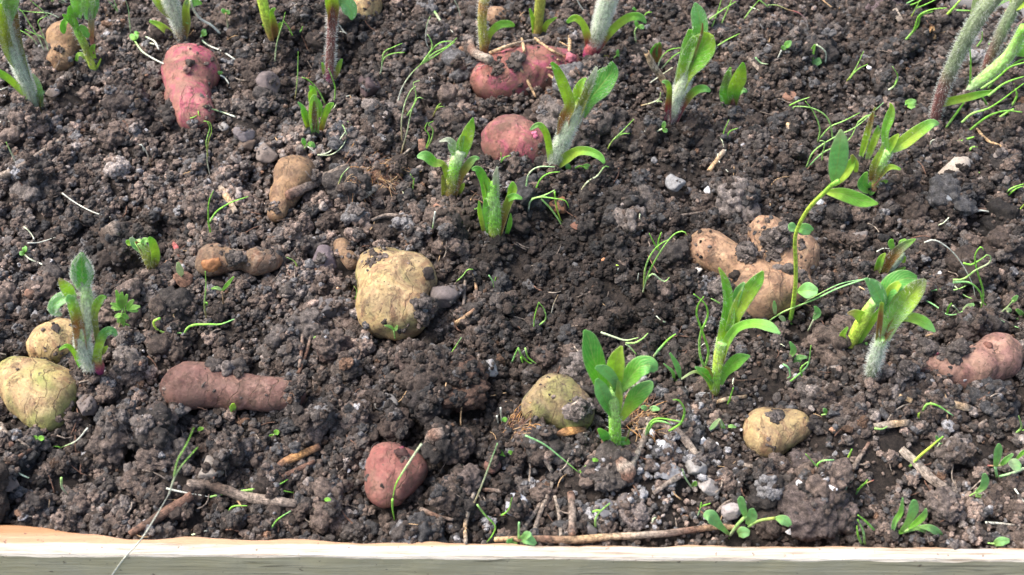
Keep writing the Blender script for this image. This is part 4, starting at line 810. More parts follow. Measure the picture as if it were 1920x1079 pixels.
# ------------------------------------------------------------------ landmarks for the labels of small things
LM = [(t[1], t[5][0][0], t[5][0][1]) for t in TUB.values()]
for ph, x, y in [('white haired corner shoot', 65, 190), ('leafy shoot by tan tuber', 170, 110), ('leaning white haired shoot', 335, 60), ('maroon hairy stem', 620, 130), ('small tight shoot', 590, 225), ('woolly budded shoot', 845, 340),
                 ('stout brown sheathed shoot', 930, 400), ('grey hairy stem', 1110, 90), ('tallest hairy shoot', 1050, 270), ('purple footed shoot', 1260, 200), ('two leaf short shoot', 1370, 170), ('thickest furry stem', 1755, 200),
                 ('five bladed shoot', 1645, 330), ('tall arching shoot', 1485, 570), ('fuzzy rimmed white shoot', 170, 660), ('stubby half open shoot', 280, 480), ('broad leaved shoot', 1150, 820), ('tall split leaved shoot', 1345, 710), ('bent furry shoot', 1640, 660), ('beak like dark shoot', 1665, 500),
                 ('round reddish brown clod', 866, 726), ('massive crumbly clod', 1530, 950), ('light tan stone', 1792, 320), ('mauve upright twig', 1073, 965), ('flat wood splinter', 1740, 885)]: LM.append((ph, x, y))
LABS = {}
def where(look, px, py):
    ds = sorted((math.hypot((a[1] - px), (a[2] - py) * 1.3), a) for a in LM)
    for d, (ph, x, y) in ds:
        dx, dy = px - x, py - y
        if abs(dy) > .8 * abs(dx): lab = look + (' in front of the ' if dy > 0 else ' behind the ') + ph
        else:
            o_ = sorted((math.hypot(a[1] - px, a[2] - py), a) for a in LM if a[0] != ph and (a[1] - px) * dx > abs(a[2] - py) * .6 * abs(dx) and math.hypot(a[1] - px, a[2] - py) < 420)
            lab = look + (' between the %s and the %s' % (ph, o_[0][1][0]) if o_ else ' beside the ' + ph)
        if len(lab.split()) <= 16 and lab not in LABS: break
    LABS[lab] = 1; return lab
def weed(look, tile, foot, parts, lie=False, name='seedling', cat='seedling', gr='weed seedlings sprouting in the bed'):
    px, py = tp(tile, *foot); return plant(name, where(look, px, py), cat, tile, foot, parts, gr, lie)
r_ = 7
def blades(look, tile, foot, strokes, cols='lg', r=5, lie=False, **k):
    ps = []
    for s in strokes:
        c = cols
        if isinstance(s, tuple): c, s = s
        q = s.split(); n = len(q); s2 = ' '.join('%s,%.1f' % (a, r * .66 * (1 - .6 * (i / max(n - 1, 1)) ** 2)) for i, a in enumerate(q)); ps.append((S, c, s2, dict(n='blade', lie=lie, up=.0022 if lie else 0, lean=random.uniform(-.3, .1))))
    return weed(look, tile, foot, ps, lie, **k)
def cotyl(look, tile, foot, stem, leaves, scol='pl', lcol='gt', r=4.5, lie=False):
    q = stem.split(); ps = [(S, scol, ' '.join('%s,%.1f' % (a, r) for a in q), dict(lie=lie, up=.0022 if lie else 0, lean=random.uniform(-.2, .1)))]
    for l in leaves:
        c = lcol
        if isinstance(l, tuple): c, l = l
        ps.append((L, c, l, dict(cup=.25, tilt=random.uniform(-18, 18), lie=lie, up=.0028 if lie else .0016, n='seed_leaf')))
    return weed(look, tile, foot, ps, lie)
# sheet A
cotyl('white threadlike seedling with a green tip', 'A', (735, 205), '920,360 860,330 800,290 760,235', ['760,228,8 745,208,16 730,198,5', '760,225,6 768,205,12 762,195,3'], 'wwl', lie=True)
cotyl('short curved white seedling', 'A', (890, 280), '893,280 870,235 820,208 780,190', ['785,195,6 768,188,12 755,182,4'], 'wwt', lie=True)
cotyl('long white seedling with a bent green head', 'A', (1320, 335), '1322,336 1250,290 1170,255 1132,220 1135,195', ['1135,195,8 1148,180,14 1148,160,5', '1138,200,6 1155,192,10 1160,184,3'], 'wwwt', lie=True)
cotyl('white root running out under the leaning shoot', 'A', (1235, 190), '1238,190 1190,145 1130,110 1090,60 1070,0', ['1070,0,5 1065,-20,10 1068,-30,3'], 'wwp', r=7)
blades('very thin pale curved thread', 'A', (735, 190), ['735,190 728,120 722,50 705,0 700,-30'], 'ptp', 4)
blades('fine pair of green blades', 'A', (672, 80), ['672,82 640,40 605,0 590,-20', '672,82 655,40 642,0 640,-20'], 'lt', 4)
cotyl('tiny upright two leaved seedling', 'A', (1282, 160), '1282,165 1278,120 1270,75', ['1270,75,6 1255,62,13 1245,55,5', '1272,75,6 1285,68,14 1294,66,5'], 'pn')
cotyl('tiny white threaded seedling touching pink skin', 'A', (1285, 472), '1287,473 1265,440 1240,425', ['1240,420,5 1232,408,9 1228,400,3', '1240,415,4 1250,405,7'], 'ww', lie=True)
blades('hooked green thread across the tuber neck', 'A', (1030, 660), [('gg', '1028,660 1070,666 1100,655 1115,645'), ('gy', '1115,625 1120,650 1145,655')], 'gg', 5, True)
cotyl('straight white seedling with green point', 'A', (1320, 658), '1322,658 1250,632 1165,608', ['1175,610,5 1160,606,9 1148,603,3'], 'wpl', lie=True)
blades('upright double green blade with pale foot', 'A', (1180, 985), [('wog', '1182,990 1165,900 1172,800 1190,740 1180,690 1145,682'), ('olg', '1170,880 1160,800 1180,720 1165,690')], 'og', 5)
blades('short white split straw shoot', 'A', (845, 930), [('nw', '848,935 825,860 795,812'), ('w', '810,850 800,820 782,815')], 'w', 6)
blades('thick pale and green shoot near the edge', 'A', (92, 918), [('wpg', '92,918 62,860 35,802')], 'w', 8)
blades('pale root at the edge', 'A', (0, 508), [('w', '-10,510 20,500 48,488')], 'w', 6, True); blades('second pale root at the edge', 'A', (40, 680), [('w', '-10,686 40,684 82,680')], 'w', 6, True)
for i, (lk, st) in enumerate([('arching grass tuft', ['250,290 220,220 170,140 120,60 90,50', '270,260 230,170 215,120 260,90', '275,300 250,220 190,190 140,165']), ('pale grass tuft', ['222,270 180,215 130,180 100,170', '290,115 240,60 190,20 150,-20', '330,100 270,75 190,70 110,60']), ('far corner grass tuft', ['380,30 320,5 250,-10 200,-15', '360,45 300,10 240,5', '380,20 340,-5 300,-20'])]):
    blades(lk, 'A', tuple(map(int, st[0].split()[0].split(','))), [('wlg', s) for s in st], 'wg', 5)
# sheet B
blades('slender green blade with bent neighbour', 'B', (105, 350), [('pg', '105,350 118,240 150,130 165,70'), ('gg', '205,200 180,150 155,118')], 'lg', 6)
blades('short curved green blade', 'B', (240, 190), [('lg', '238,192 255,170 262,150')], 'g', 7)
blades('straight thread like green blade', 'B', (220, 560), [('nlg', '218,575 232,450 236,350 237,292')], 'lg', 5)
blades('long green blade leaning over the shoot', 'B', (390, 585), [('lgg', '390,585 350,510 300,455 258,435'), ('lgg', '438,600 445,500 425,430 408,385')], 'g', 7)
cotyl('looped white stemmed seedling with round leaves', 'B', (260, 850), '255,850 285,822', ['275,820,5 268,795,14 262,778,5', '290,815,6 312,812,17 332,830,5', '245,855,5 230,850,12 218,858,4'], 'wl')
blades('pale double loop lying on crumbs', 'B', (345, 870), [('wpl', '290,825 340,858 400,862 450,815 500,745 535,700 515,685'), ('ppg', '345,872 420,872 480,830 508,770 490,710 462,695')], 'pl', 5.5, True)
blades('two armed green sprig', 'B', (690, 445), [('wlg', '680,450 705,395 718,300 775,265 822,245'), ('lg', '710,350 730,318 780,300 838,296')], 'lg', 6)
blades('long pale stem with feathery green end', 'B', (790, 595), [('wwpg', '792,598 820,500 870,420 930,360'), ('lg', '930,360 990,280 1040,240 1100,232'), ('lg', '930,362 1000,320 1060,280 1120,235'), ('ll', '960,330 990,270 985,230 965,195'), ('lg', '935,355 1000,300 1070,265 1130,215')], 'lg', 7)
blades('crooked white thread', 'B', (975, 285), [('wwl', '978,285 955,225 962,140 982,88')], 'w', 5)
blades('cluster of pale green curled threads', 'B', (820, 870), [('npll', '815,868 850,740 870,640 900,540 885,470 920,455'), ('npl', '820,790 818,690 835,590 870,510 900,485'), ('ll', '850,650 890,590 910,550 940,555')], 'pl', 6)
blades('wavy green sprig', 'B', (960, 850), [('olg', '950,855 985,790 995,730 970,700 998,682'), ('gg', '950,850 975,770 950,725 965,690')], 'lg', 6)
blades('small brownish green sprig', 'B', (990, 670), [('qog', '990,672 1010,625 1035,600 1062,604'), ('og', '1010,625 1020,600 1040,582')], 'og', 6)
blades('short green curl near the cracked tuber', 'B', (1375, 940), [('lg', '1378,940 1380,900 1378,860'), ('gg', '1380,910 1400,885 1430,876')], 'g', 6)
blades('broad white curved root', 'B', (1105, 180), [('wlww', '965,-20 990,40 1040,120 1108,182')], 'w', 11, True)
blades('thin white root at the far edge', 'B', (1150, 105), [('wp', '1152,108 1140,50 1115,0 1105,-20')], 'w', 6); blades('white curl beside the maroon hairy stem top', 'B', (530, 210), [('w', '455,95 480,160 530,212'), ('w', '470,180 510,185')], 'w', 6, True)
blades('green sprig hooked low', 'B', (880, 1070), [('lg', '878,1075 888,1020 868,980'), ('gg', '885,1030 890,1005')], 'g', 6)
blades('pale yellow straw like thread', 'B', (460, 1050), [('nlp', '460,1052 485,985 525,940')], 'pl', 6)
# sheet C
for a in [('short white thread with pale tip', (440, 90), '438,90 395,50 365,0 355,-20', 'w'), ('small green hooked leaflet', (745, 95), '742,98 760,72 788,70', 'g')]: blades(a[0], 'C', a[1], [(a[3] * 2, a[2])], a[3], 6)
cotyl('tiny pale forked seedling on dark soil', 'C', (695, 240), '698,240 690,180 705,150', ['705,150,6 698,130,12 694,118,4', '708,152,6 728,152,14 745,158,4', '700,60,4 680,45,8'], 'pl')
cotyl('tiny seedling with fine leaves by brown thread', 'C', (575, 330), '570,332 590,310', ['592,308,6 594,292,9 596,280,3', '592,312,6 605,312,8'], 'l')
blades('twin green arching blades', 'C', (820, 380), [('wgg', '818,385 840,325 890,280 965,268'), ('wgg', '830,400 880,345 925,305 968,288')], 'g', 6)
blades('pale bead headed thread', 'C', (770, 470), [('wp', '770,472 830,430 895,385'), ('p', '895,385 905,382')], 'p', 6)
blades('yellow forked seedling', 'C', (800, 595), [('npl', '725,595 790,578 830,555 836,520'), ('pl', '795,600 825,570 862,588')], 'pl', 6)
cotyl('small seedling with two oval leaves and white root', 'C', (745, 740), '745,740 800,745 845,725', ['848,722,6 856,700,13 860,684,4', '848,728,6 862,735,14 872,746,4'], 'wp')
blades('double green blade leaning up', 'C', (540, 850), [('olg', '528,865 560,800 620,740 685,672'), ('lg', '580,785 620,755 662,752')], 'lg', 7)
blades('small V of green blades', 'C', (1205, 790), [('gg', '1203,792 1190,750 1220,675'), ('gg', '1203,790 1225,740 1272,722')], 'g', 6)
blades('long pale stem bending beneath the lower leaf', 'C', (380, 1075), [('nppg', '378,1095 420,1030 480,990 520,938 545,940')], 'pl', 9)
blades('curved bluish pale shoot', 'C', (75, 1060), [('tpt', '78,1062 95,980 150,940 240,940'), ('gg', '125,1085 160,1010 210,975 270,968')], 't', 8)
cotyl('small green leafy sprig at the tuber side', 'C', (330, 960), '330,965 380,935 420,950', ['330,950,8 310,935,16 300,930,4', '400,935,8 425,940,18 445,955,4', '425,950,8 432,962,14'], 'g')
blades('white and pink root pair', 'C', (1180, 880), [('ww', '1205,845 1160,865 1155,890'), ('w', '1160,905 1215,968')], 'w', 6, True)
for a, p, s in [('thin green threads at far edge', (1130, 140), ['1110,110 1180,60 1260,10', '1125,150 1160,60 1180,-10', '1180,130 1220,40 1240,-10']), ('green blade near the far stone', (1300, 115), ['1300,118 1340,60 1390,0', '1440,40 1390,0 1360,-20']), ('long faint green blade', (1150, 260), ['1150,262 1210,225 1280,190'])]: blades(a, 'C', p, [('lg', x) for x in s], 'lg', 6)
blades('short leaning blade near two leaf shoot', 'C', (1410, 370), [('tp', '1370,325 1400,355 1440,362')], 'pt', 7)
# sheet D
cotyl('small seedling with two grey green leaves', 'D', (55, 325), '55,328 75,285', ['80,278,6 90,268,16 98,262,5', '92,268,6 112,250,20 132,232,5'], 'w')
blades('long hooked pink white thread', 'D', (225, 175), [('wrl', '225,175 215,120 175,75 110,55 50,30 0,30')], 'pl', 6)
cotyl('bent white root with broken green tip', 'D', (322, 355), '322,355 325,300 300,270 270,252', ['265,250,5 230,355,30 300,340,16'], 'wp')
blades('V shaped thin green grass', 'D', (445, 460), [('olg', '440,462 490,390 538,290'), ('lg', '455,450 500,395 560,362')], 'lg', 6)
blades('curved yellow green blade with white foot', 'D', (655, 515), [('wlgl', '655,518 710,485 730,430 700,375'), ('g', '710,490 722,450')], 'lg', 8)
blades('arching pair of green blades', 'D', (765, 235), [('lggg', '762,238 820,170 850,90 920,55 1005,45'), ('lgg', '770,232 840,150 860,90 930,65')], 'g', 9)
blades('thin tuft at the far edge', 'D', (790, 115), [('og', '795,115 830,50 860,-10'), ('gg', '830,50 900,20 960,-10'), ('tg', '780,20 820,0 850,-20'), ('gg', '800,30 850,10 880,-15')], 'g', 6)
blades('broad light green blade', 'D', (985, 100), [('ygy', '985,102 1030,60 1095,-15')], 'g', 13); blades('long flat green blade reaching the furry stem', 'D', (1050, 60), [('tg', '960,65 1060,60 1150,62'), ('tw', '1045,160 1100,120 1150,105')], 't', 9)
blades('thin green bent blade across the furry stem', 'D', (1140, 520), [('ggg', '1132,525 1140,380 1132,260 1095,185')], 'g', 8)
blades('forked green blade between furry stems', 'D', (1140, 300), [('lg', '1140,305 1220,260 1320,212'), ('lg', '1150,290 1200,230 1205,180'), ('pp', '1100,410 1180,402 1220,410')], 'lg', 8)
for i, s in enumerate([['1000,720 1080,610 1110,570', '1045,835 1130,740 1230,660 1330,625 1430,632'], ['1130,850 1150,830 1195,825', '1090,690 1150,640 1260,600 1440,470'], ['1060,800 1130,780 1160,770', '1240,540 1330,470 1440,430'], ['1240,500 1300,420 1400,350 1450,330', '1290,560 1350,500 1440,440'], ['1290,670 1370,620 1440,605', '1200,500 1290,440 1360,380 1450,350'], ['1370,600 1400,540 1390,500', '1240,620 1220,570 1200,540']]):
    blades(['long bowed green blade', 'crossing thin green blade', 'low short green blade', 'upper thin green blade', 'last low green blade', 'small upright green blade'][i], 'D', tuple(map(int, s[0].split()[0].split(','))), [('lgg', x) for x in s], 'lg', 11)
blades('tangle of long curled seedlings with drooping tips', 'D', (290, 800), [('lllg', '280,800 290,720 255,630 210,570'), ('llll', '350,850 360,750 330,660 250,610 150,600 142,620'), ('gl', '120,595 170,570 235,548'), ('llg', '290,780 350,715 430,680 515,635')], 'lg', 7)
blades('long crossing bowed seedlings behind the tall arching shoot', 'D', (215, 940), [('lllt', '215,942 260,850 380,770 500,710 650,578'), ('tll', '222,945 310,860 450,790 505,690'), ('gl', '360,1020 310,950 305,880 320,800 290,795'), ('lg', '505,690 560,650 610,655')], 'lg', 7)
cotyl('pale oval leaf lying flat', 'D', (790, 590), '770,590 790,588', ['770,578,8 805,572,16 835,570,6', '785,595,8 815,600,17 840,592,6'], 't', lie=True)
blades('tiny pale hook', 'D', (912, 825), [('pw', '912,825 918,795 938,785')], 'p', 6); blades('low sprig right in front of light tan stone', 'D', (1160, 970), [('lg', '1160,968 1200,975 1222,985')], 'l', 7)
blades('pair of blades at the edge under the light tan stone', 'D', (1330, 1085), [('lg', '1330,1088 1380,1055 1440,1035'), ('gg', '1350,1100 1400,1060 1440,1048')], 'g', 8)
# sheet E
blades('long white root lying alone', 'E', (698, 163), [('wwww', '350,8 430,65 540,120 698,163')], 'w', 6, True); blades('short white root on flat soil', 'E', (155, 290), [('ww', '155,288 220,285 318,254')], 'w', 6, True)
cotyl('white stemmed seedling with two small leaves', 'E', (290, 432), '292,433 230,405 170,380 140,355', ['138,350,6 122,346,14 108,345,5', '138,340,6 140,320,14 135,306,5'], 'wwp', lie=True)
blades('slender forked green sprout', 'E', (1185, 240), [('gggg', '1185,235 1172,160 1175,60 1200,-5'), ('lggg', '1180,170 1220,110 1300,60 1398,26')], 'g', 8)
cotyl('pale seedling with two whitish leaves', 'E', (1110, 500), '1112,500 1080,482 1030,482', [('pp', '1030,480,6 1010,440,20 1000,394,6'), ('pp', '1025,482,6 1042,500,17 1052,530,5')], 'w')
blades('single upright green blade with a bead', 'E', (1160, 715), [('nlg', '1162,718 1150,640 1158,540 1155,448'), ('g', '1150,625 1165,625 1165,640')], 'g', 8)
cotyl('slender seedling with two narrow leaves', 'E', (1255, 635), '1258,638 1250,560', [('pg', '1250,555,5 1220,540,10 1188,545,3'), ('gg', '1252,555,5 1280,520,11 1316,476,3')], 'n')
blades('thick green boat curved seedling', 'E', (1020, 805), [('gyll', '900,712 865,730 880,770 950,800 1010,792 1030,808'), ('lggt', '1030,808 1070,755 1160,745 1240,745 1318,716')], 'g', 11)
def lobed(tile, cx, cy, ang, ln):
    pass
plant('parsley_seedling', 'lobed bright green parsley like seedling beside the fuzzy rimmed white shoot', 'seedling', 'E', (680, 770), [
 (S, 'nl', '665,780,5 680,720,5 690,660,5', {}), (S, 'lg', '700,760,4 705,700,4 700,650,4', {})] + [
 (L, 'gl', '%d,%d,%d %d,%d,%d %d,%d,%d' % (a[0], a[1], 7, (a[0] + a[2]) // 2, (a[1] + a[3]) // 2, w_, a[2], a[3], 5), dict(cup=.12, tilt=0, lean=-.1, wav=.12)) for a, w_ in
   [((688, 655, 652, 552), 14), ((688, 655, 685, 562), 15), ((688, 655, 716, 575), 14), ((690, 650, 622, 628), 13), ((690, 655, 625, 652), 13), ((690, 655, 655, 600), 16), ((712, 655, 752, 606), 14), ((712, 655, 790, 645), 15), ((712, 658, 778, 672), 13), ((712, 655, 735, 668), 12), ((688, 690, 645, 705), 14), ((688, 690, 662, 738), 13), ((688, 688, 690, 748), 15), ((688, 688, 725, 715), 14), ((690, 650, 640, 665), 12), ((700, 745, 715, 785), 14), ((700, 745, 732, 765), 12)]])
# sheet F
blades('yellow bent sprig', 'F', (235, 430), [('yl', '235,430 215,390 172,368')], 'y', 6); blades('bent pale bud with green tip', 'F', (990, 210), [('wwg', '1008,112 1000,160 992,212')], 'w', 8)
blades('leaning pale thread beside stout shoot', 'F', (1250, 90), [('ttg', '1072,112 1120,100 1200,108 1250,88')], 't', 7)
blades('forked curved seedling', 'F', (1130, 510), [('llg', '1128,505 1165,470 1190,438 1222,436'), ('gg', '1135,512 1165,510')], 'lg', 6)
cotyl('tiny seedling with two round leaves', 'F', (355, 850), '358,850 358,830', [('ll', '355,828,6 338,824,14 322,824,5'), ('gg', '360,825,6 382,820,14 403,820,5')], 'l')
cotyl('little seedling rooted on the tuber foot', 'F', (782, 820), '782,825 775,780', [('ll', '775,778,5 755,758,9 722,752,3'), ('ll', '778,782,5 790,768,10 796,750,3')], 'l')
blades('long curved seedling with hooked end', 'F', (1110, 775), [('tlgg', '1105,775 1000,835 900,895 850,912'), ('ggg', '850,912 770,905 745,935 768,968'), ('lgg', '1000,840 975,900 962,975')], 'g', 8)
blades('straight leaning green blade', 'F', (1080, 935), [('lgt', '1080,935 1110,890 1155,820')], 'g', 7); blades('thin pale double thread', 'F', (1340, 540), [('tl', '1310,470 1330,500 1340,545'), ('g', '1345,500 1350,480')], 't', 6)
blades('thin green thread against the tuber side', 'F', (560, 600), [('gl', '558,605 568,560 550,530')], 'g', 5)
# sheet G
blades('hanging green loop seedling', 'G', (95, 100), [('wlgg', '92,108 105,50 160,30 240,38 300,50 320,90'), ('gyy', '240,0 250,80 275,160 298,175'), ('llt', '165,40 230,110 290,210 305,300'), ('ll', '110,40 180,20 240,-10')], 'lg', 8)
blades('forked seedling with a bowed top', 'G', (730, 570), [('pglg', '735,572 760,480 820,360 900,250 960,222 985,245'), ('olg', '740,560 750,430 790,340 840,290 885,268'), ('gg', '825,330 800,290 772,235'), ('gg', '820,320 825,270 840,228'), ('gpl', '750,500 790,462 830,490 860,505 885,482')], 'lg', 8)
blades('white threads with yellow head', 'G', (588, 465), [('ww', '588,468 598,430'), ('yy', '585,412 600,415')], 'w', 7); blades('white bead like root', 'G', (708, 500), [('w', '706,502 712,458')], 'w', 8)
blades('looped green pair', 'G', (122, 770), [('lgg', '122,770 128,700 150,620'), ('llg', '155,748 190,715 180,660 150,622')], 'lg', 7)
blades('thin leaning white straw', 'G', (222, 680), [('wn', '222,685 235,630 258,580')], 'w', 6)
blades('spray of narrow green leaflets', 'G', (60, 960), [('tg', '0,960 20,910 35,875'), ('lgg', '35,880 60,930 110,968 140,940'), ('lgt', '75,880 95,935 160,980'), ('ggg', '50,930 75,990 125,1052'), ('gg', '0,1055 40,1030 75,1010'), ('gg', '60,960 90,1000 105,1010')], 'g', 9)
blades('twisted double stemmed seedling', 'G', (1080, 990), [('llgg', '1080,995 1055,900 1060,800 1100,700 1085,630 1022,575'), ('lggg', '1085,985 1105,900 1075,800 1040,700 1045,640 1078,590')], 'lg', 11)
blades('flat pale spray lying behind the broad leaf', 'G', (690, 915), [('ppl', '500,790 570,815 640,835 710,820'), ('ll', '640,850 690,850 735,825 765,795'), ('pg', '640,855 665,875 700,915')], 'pl', 9)
blades('soft green leaning blade', 'G', (785, 940), [('ntgg', '785,942 825,890 880,830 920,800')], 't', 12)
cotyl('pale seedling with one upright narrow leaf', 'G', (940, 1055), '900,1078 930,1060 950,1055', [('tt', '948,1055,6 930,980,16 888,905,5'), ('gt', '910,1070,6 905,1015,9 852,965,3')], 'g')
blades('stubby green twig crossing near the peach tuber', 'G', (1190, 645), [('gl', '1195,648 1155,620 1120,600')], 'g', 9)
cotyl('pale bent seedling by the peach tuber', 'H', (20, 700), '0,730 60,690 120,660 250,610 400,540 560,485', [('pt', '40,690,6 38,650,12 35,612,4'), ('pt', '60,700,6 80,712,14 100,735,5')], 'lltt')
blades('second thin stem crossing parallel', 'H', (200, 625), [('pltt', '160,640 260,590 400,520 540,490')], 't', 6)
# sheet H
cotyl('pale twisted seedling near the low leaves', 'H', (225, 780), '225,782 255,720', [('tt', '255,720,7 282,680,20 262,642,6'), ('pp', '258,690,6 278,660,10')], 'p')
cotyl('three leaved seedling with spoon leaves', 'H', (75, 945), '72,945 120,938', [('lt', '120,938,6 145,890,18 122,842,5'), ('lt', '120,936,8 175,930,15 222,932,5'), ('lt', '125,945,8 170,955,15 208,968,5')], 'l')
blades('slim green curved blade', 'H', (110, 1075), [('gtg', '108,1080 170,1030 225,970 242,865'), ('ggl', '190,1035 185,990 225,955'), ('tt', '85,970 115,990 125,1040 108,1050')], 'g', 9)
blades('long white root arcing over crumbs', 'H', (1165, 590), [('wwww', '878,285 940,272 1030,330 1100,420 1150,520 1165,590')], 'w', 6); blades('white hook beside the beak like shoot', 'H', (610, 338), [('ww', '612,336 650,318 690,322')], 'w', 6, True)
blades('curled tangled seedling with hooked tips', 'H', (1205, 655), [('lggg', '1200,655 1210,560 1175,440 1165,360 1195,310 1212,328'), ('llpl', '1040,495 1100,490 1170,440 1245,400 1250,362 1225,355'), ('ggl', '1100,400 1140,410 1190,385 1230,355'), ('tgg', '1040,510 1130,510 1190,560 1210,620 1265,670')], 'lg', 9)
blades('long pale threads sweeping along the soil', 'H', (1000, 680), [('tttl', '865,600 940,640 1010,690 1070,685 1130,645'), ('tll', '890,560 960,550 1060,550 1130,520 1190,500'), ('pg', '1050,530 1100,580 1160,605'), ('pt', '1200,620 1290,710 1370,750 1439,775')], 't', 7, True)
cotyl('small seedling with pale oval leaf', 'H', (1080, 690), '1082,690 1060,660 1040,640', [('pt', '1095,665,6 1130,650,20 1160,630,6'), ('gg', '1005,700,4 1015,650,6 1035,625,3')], 'p')
cotyl('edge seedling with pale round leaves', 'H', (1300, 690), '1292,692 1350,645 1380,610', [('lt', '1375,620,8 1390,600,14 1405,582,5'), ('pt', '1340,670,8 1355,665,15 1365,675,5'), ('tt', '1375,720,8 1410,730,24 1438,735,8'), ('lt', '1395,660,8 1425,685,15 1437,715,5')], 'pl')
blades('white root looping over beside the blue grey stone', 'H', (1135, 130), [('wwwt', '1135,130 1190,105 1280,120 1380,148 1440,135'), ('gy', '1380,130 1420,95 1440,70')], 'w', 8)
# sheet I
cotyl('tiny pair of round bright leaves', 'I', (215, 330), '220,330 216,305', [('gg', '212,308,8 197,305,16 182,308,6'), ('gg', '218,308,8 234,306,16 250,308,6')], 'l')
blades('white root with green flat tip', 'I', (340, 360), [('wwl', '492,250 430,320 345,358'), ('gg', '345,372 330,355 300,352')], 'w', 8)
blades('yellowish fat curved shoot', 'I', (395, 640), [('lpn', '345,530 350,585 395,640')], 'pl', 11)
blades('very long pale stem hanging over the plank face', 'I', (630, 1079), [('wwwww', '628,1079 700,980 790,880 880,740 950,620'), ('wplg', '950,620 985,520 1030,450 1112,358'), ('lg', '978,520 1000,430 1050,340 1090,248')], 'w', 8)
blades('white stem ending in long forked green blades', 'I', (940, 590), [('www', '935,588 1040,612 1180,636'), ('llg', '1180,636 1300,612 1440,600 1560,570 1620,538'), ('lgg', '1300,612 1440,592 1560,598 1650,612')], 'w', 9, True)
blades('green bent sprig by the dark stick', 'I', (1280, 735), [('ggg', '1278,735 1310,690 1390,686')], 'g', 9); blades('pale splinter hanging on the plank edge', 'I', (1240, 1030), [('www', '1238,1030 1280,1000 1440,968')], 'w', 8)
cotyl('single green leaf scrap at the mauve tuber', 'I', (1310, 150), '1315,190 1310,150', [('ly', '1310,155,8 1308,130,20 1312,108,6')], 'r'); cotyl('flat green leaf speck on the pale clods', 'I', (1128, 255), '1110,270 1120,258', [('gg', '1112,262,6 1130,252,12 1146,252,4')], 'g')
# sheet J
blades('hooked pale stem with green end', 'J', (705, 75), [('tpl', '705,75 650,120 620,150 582,145'), ('lgg', '605,150 605,220 585,272')], 'l', 8)
blades('bent two tone grass blade', 'J', (775, 770), [('ppgg', '930,340 850,460 790,560 770,640'), ('g', '768,650 768,700 780,770')], 'l', 10)
blades('blade rising from the plank edge', 'J', (80, 820), [('tgt', '80,825 120,765 195,715')], 't', 8)
cotyl('pair of tiny round leaves on pale crumbs', 'J', (95, 290), '100,300 100,285', [('gg', '98,285,8 88,296,16 78,306,6'), ('gg', '104,280,8 117,272,17 130,265,6')], 'l')
cotyl('round green leaf beside a small clod', 'J', (340, 720), '360,700 345,715', [('gg', '355,705,8 340,718,20 325,728,8'), ('gg', '385,655,6 403,650,12 422,655,4')], 'g')
blades('pale straight shoot with a brown foot', 'J', (1215, 700), [('npt', '1215,700 1270,570 1358,335')], 't', 9)
blades('white pair of roots hanging from a crumb', 'J', (1380, 230), [('wp', '1376,135 1383,235'), ('w', '1355,180 1365,235')], 'w', 9)
blades('thin green loop near the plank', 'J', (1300, 890), [('lgg', '1245,680 1290,740 1345,800 1330,850 1298,892'), ('g', '1380,740 1420,710 1440,640')], 'g', 8)
cotyl('green curled leaf pair by fibrous clod', 'J', (1390, 400), '1430,440 1390,400', [('gg', '1390,400,8 1370,380,15 1378,358,5'), ('gg', '1420,380,8 1440,390,12'), ('dg', '1390,210,8 1400,200,16 1412,205,5')], 'g')
# sheet K
blades('long leaning blue green blade', 'K', (375, 498), [('ttg', '75,290 180,340 270,410 375,498')], 'g', 8)
cotyl('two oval leaved seedling by the broad leaved shoot', 'K', (765, 160), '745,190 765,155', [('tt', '762,145,8 742,134,15 724,132,6'), ('tt', '772,145,8 800,138,16 832,145,6')], 'l')
blades('large hooked green seedling', 'K', (750, 300), [('wlgg', '748,330 765,240 820,195 960,215'), ('lgt', '760,280 800,215 860,215 900,235'), ('ggg', '885,265 950,220 970,150 940,95 905,90')], 'g', 11)
cotyl('small pair of clipped green leaves', 'K', (1190, 260), '1170,200 1185,240', [('pt', '1170,195,6 1140,230,14 1112,258,6'), ('lt', '1172,200,6 1190,250,12 1196,285,4'), ('lt', '1215,240,6 1235,238,11 1262,245,4')], 'p')
blades('green upright blade near split leaved foot', 'K', (1215, 115), [('gg', '1213,118 1230,70 1245,22'), ('w', '1235,140 1243,175')], 'g', 9)
cotyl('green speck leaves by the splinter', 'K', (400, 495), '385,500 400,490', [('gg', '398,492,6 390,492,12 380,490,4'), ('gg', '405,475,6 420,470,13 436,474,5'), ('gg', '452,430,6 465,428,12 486,432,4')], 'l')
blades('forked green sprig behind the long twig', 'K', (470, 810), [('llg', '470,812 470,760 495,720 550,672'), ('gg', '455,720 480,712 500,712')], 'g', 10)
blades('green hook seedling in the ashy patch', 'K', (1015, 580), [('pl', '1012,585 975,530 958,480')], 'l', 8); cotyl('small round leaf at the hook seedling', 'K', (1030, 575), '1020,585 1028,572', [('lg', '1018,580,8 1028,563,15 1034,548,6')], 'l')
blades('white wormlike sprout', 'K', (790, 785), [('wpp', '788,788 795,760 812,752')], 'w', 9); blades('forked sprig by the ashy stones', 'K', (1045, 745), [('wtg', '1045,748 1062,690'), ('gg', '1062,690 1115,672'), ('gg', '1062,690 1065,668')], 'g', 9)
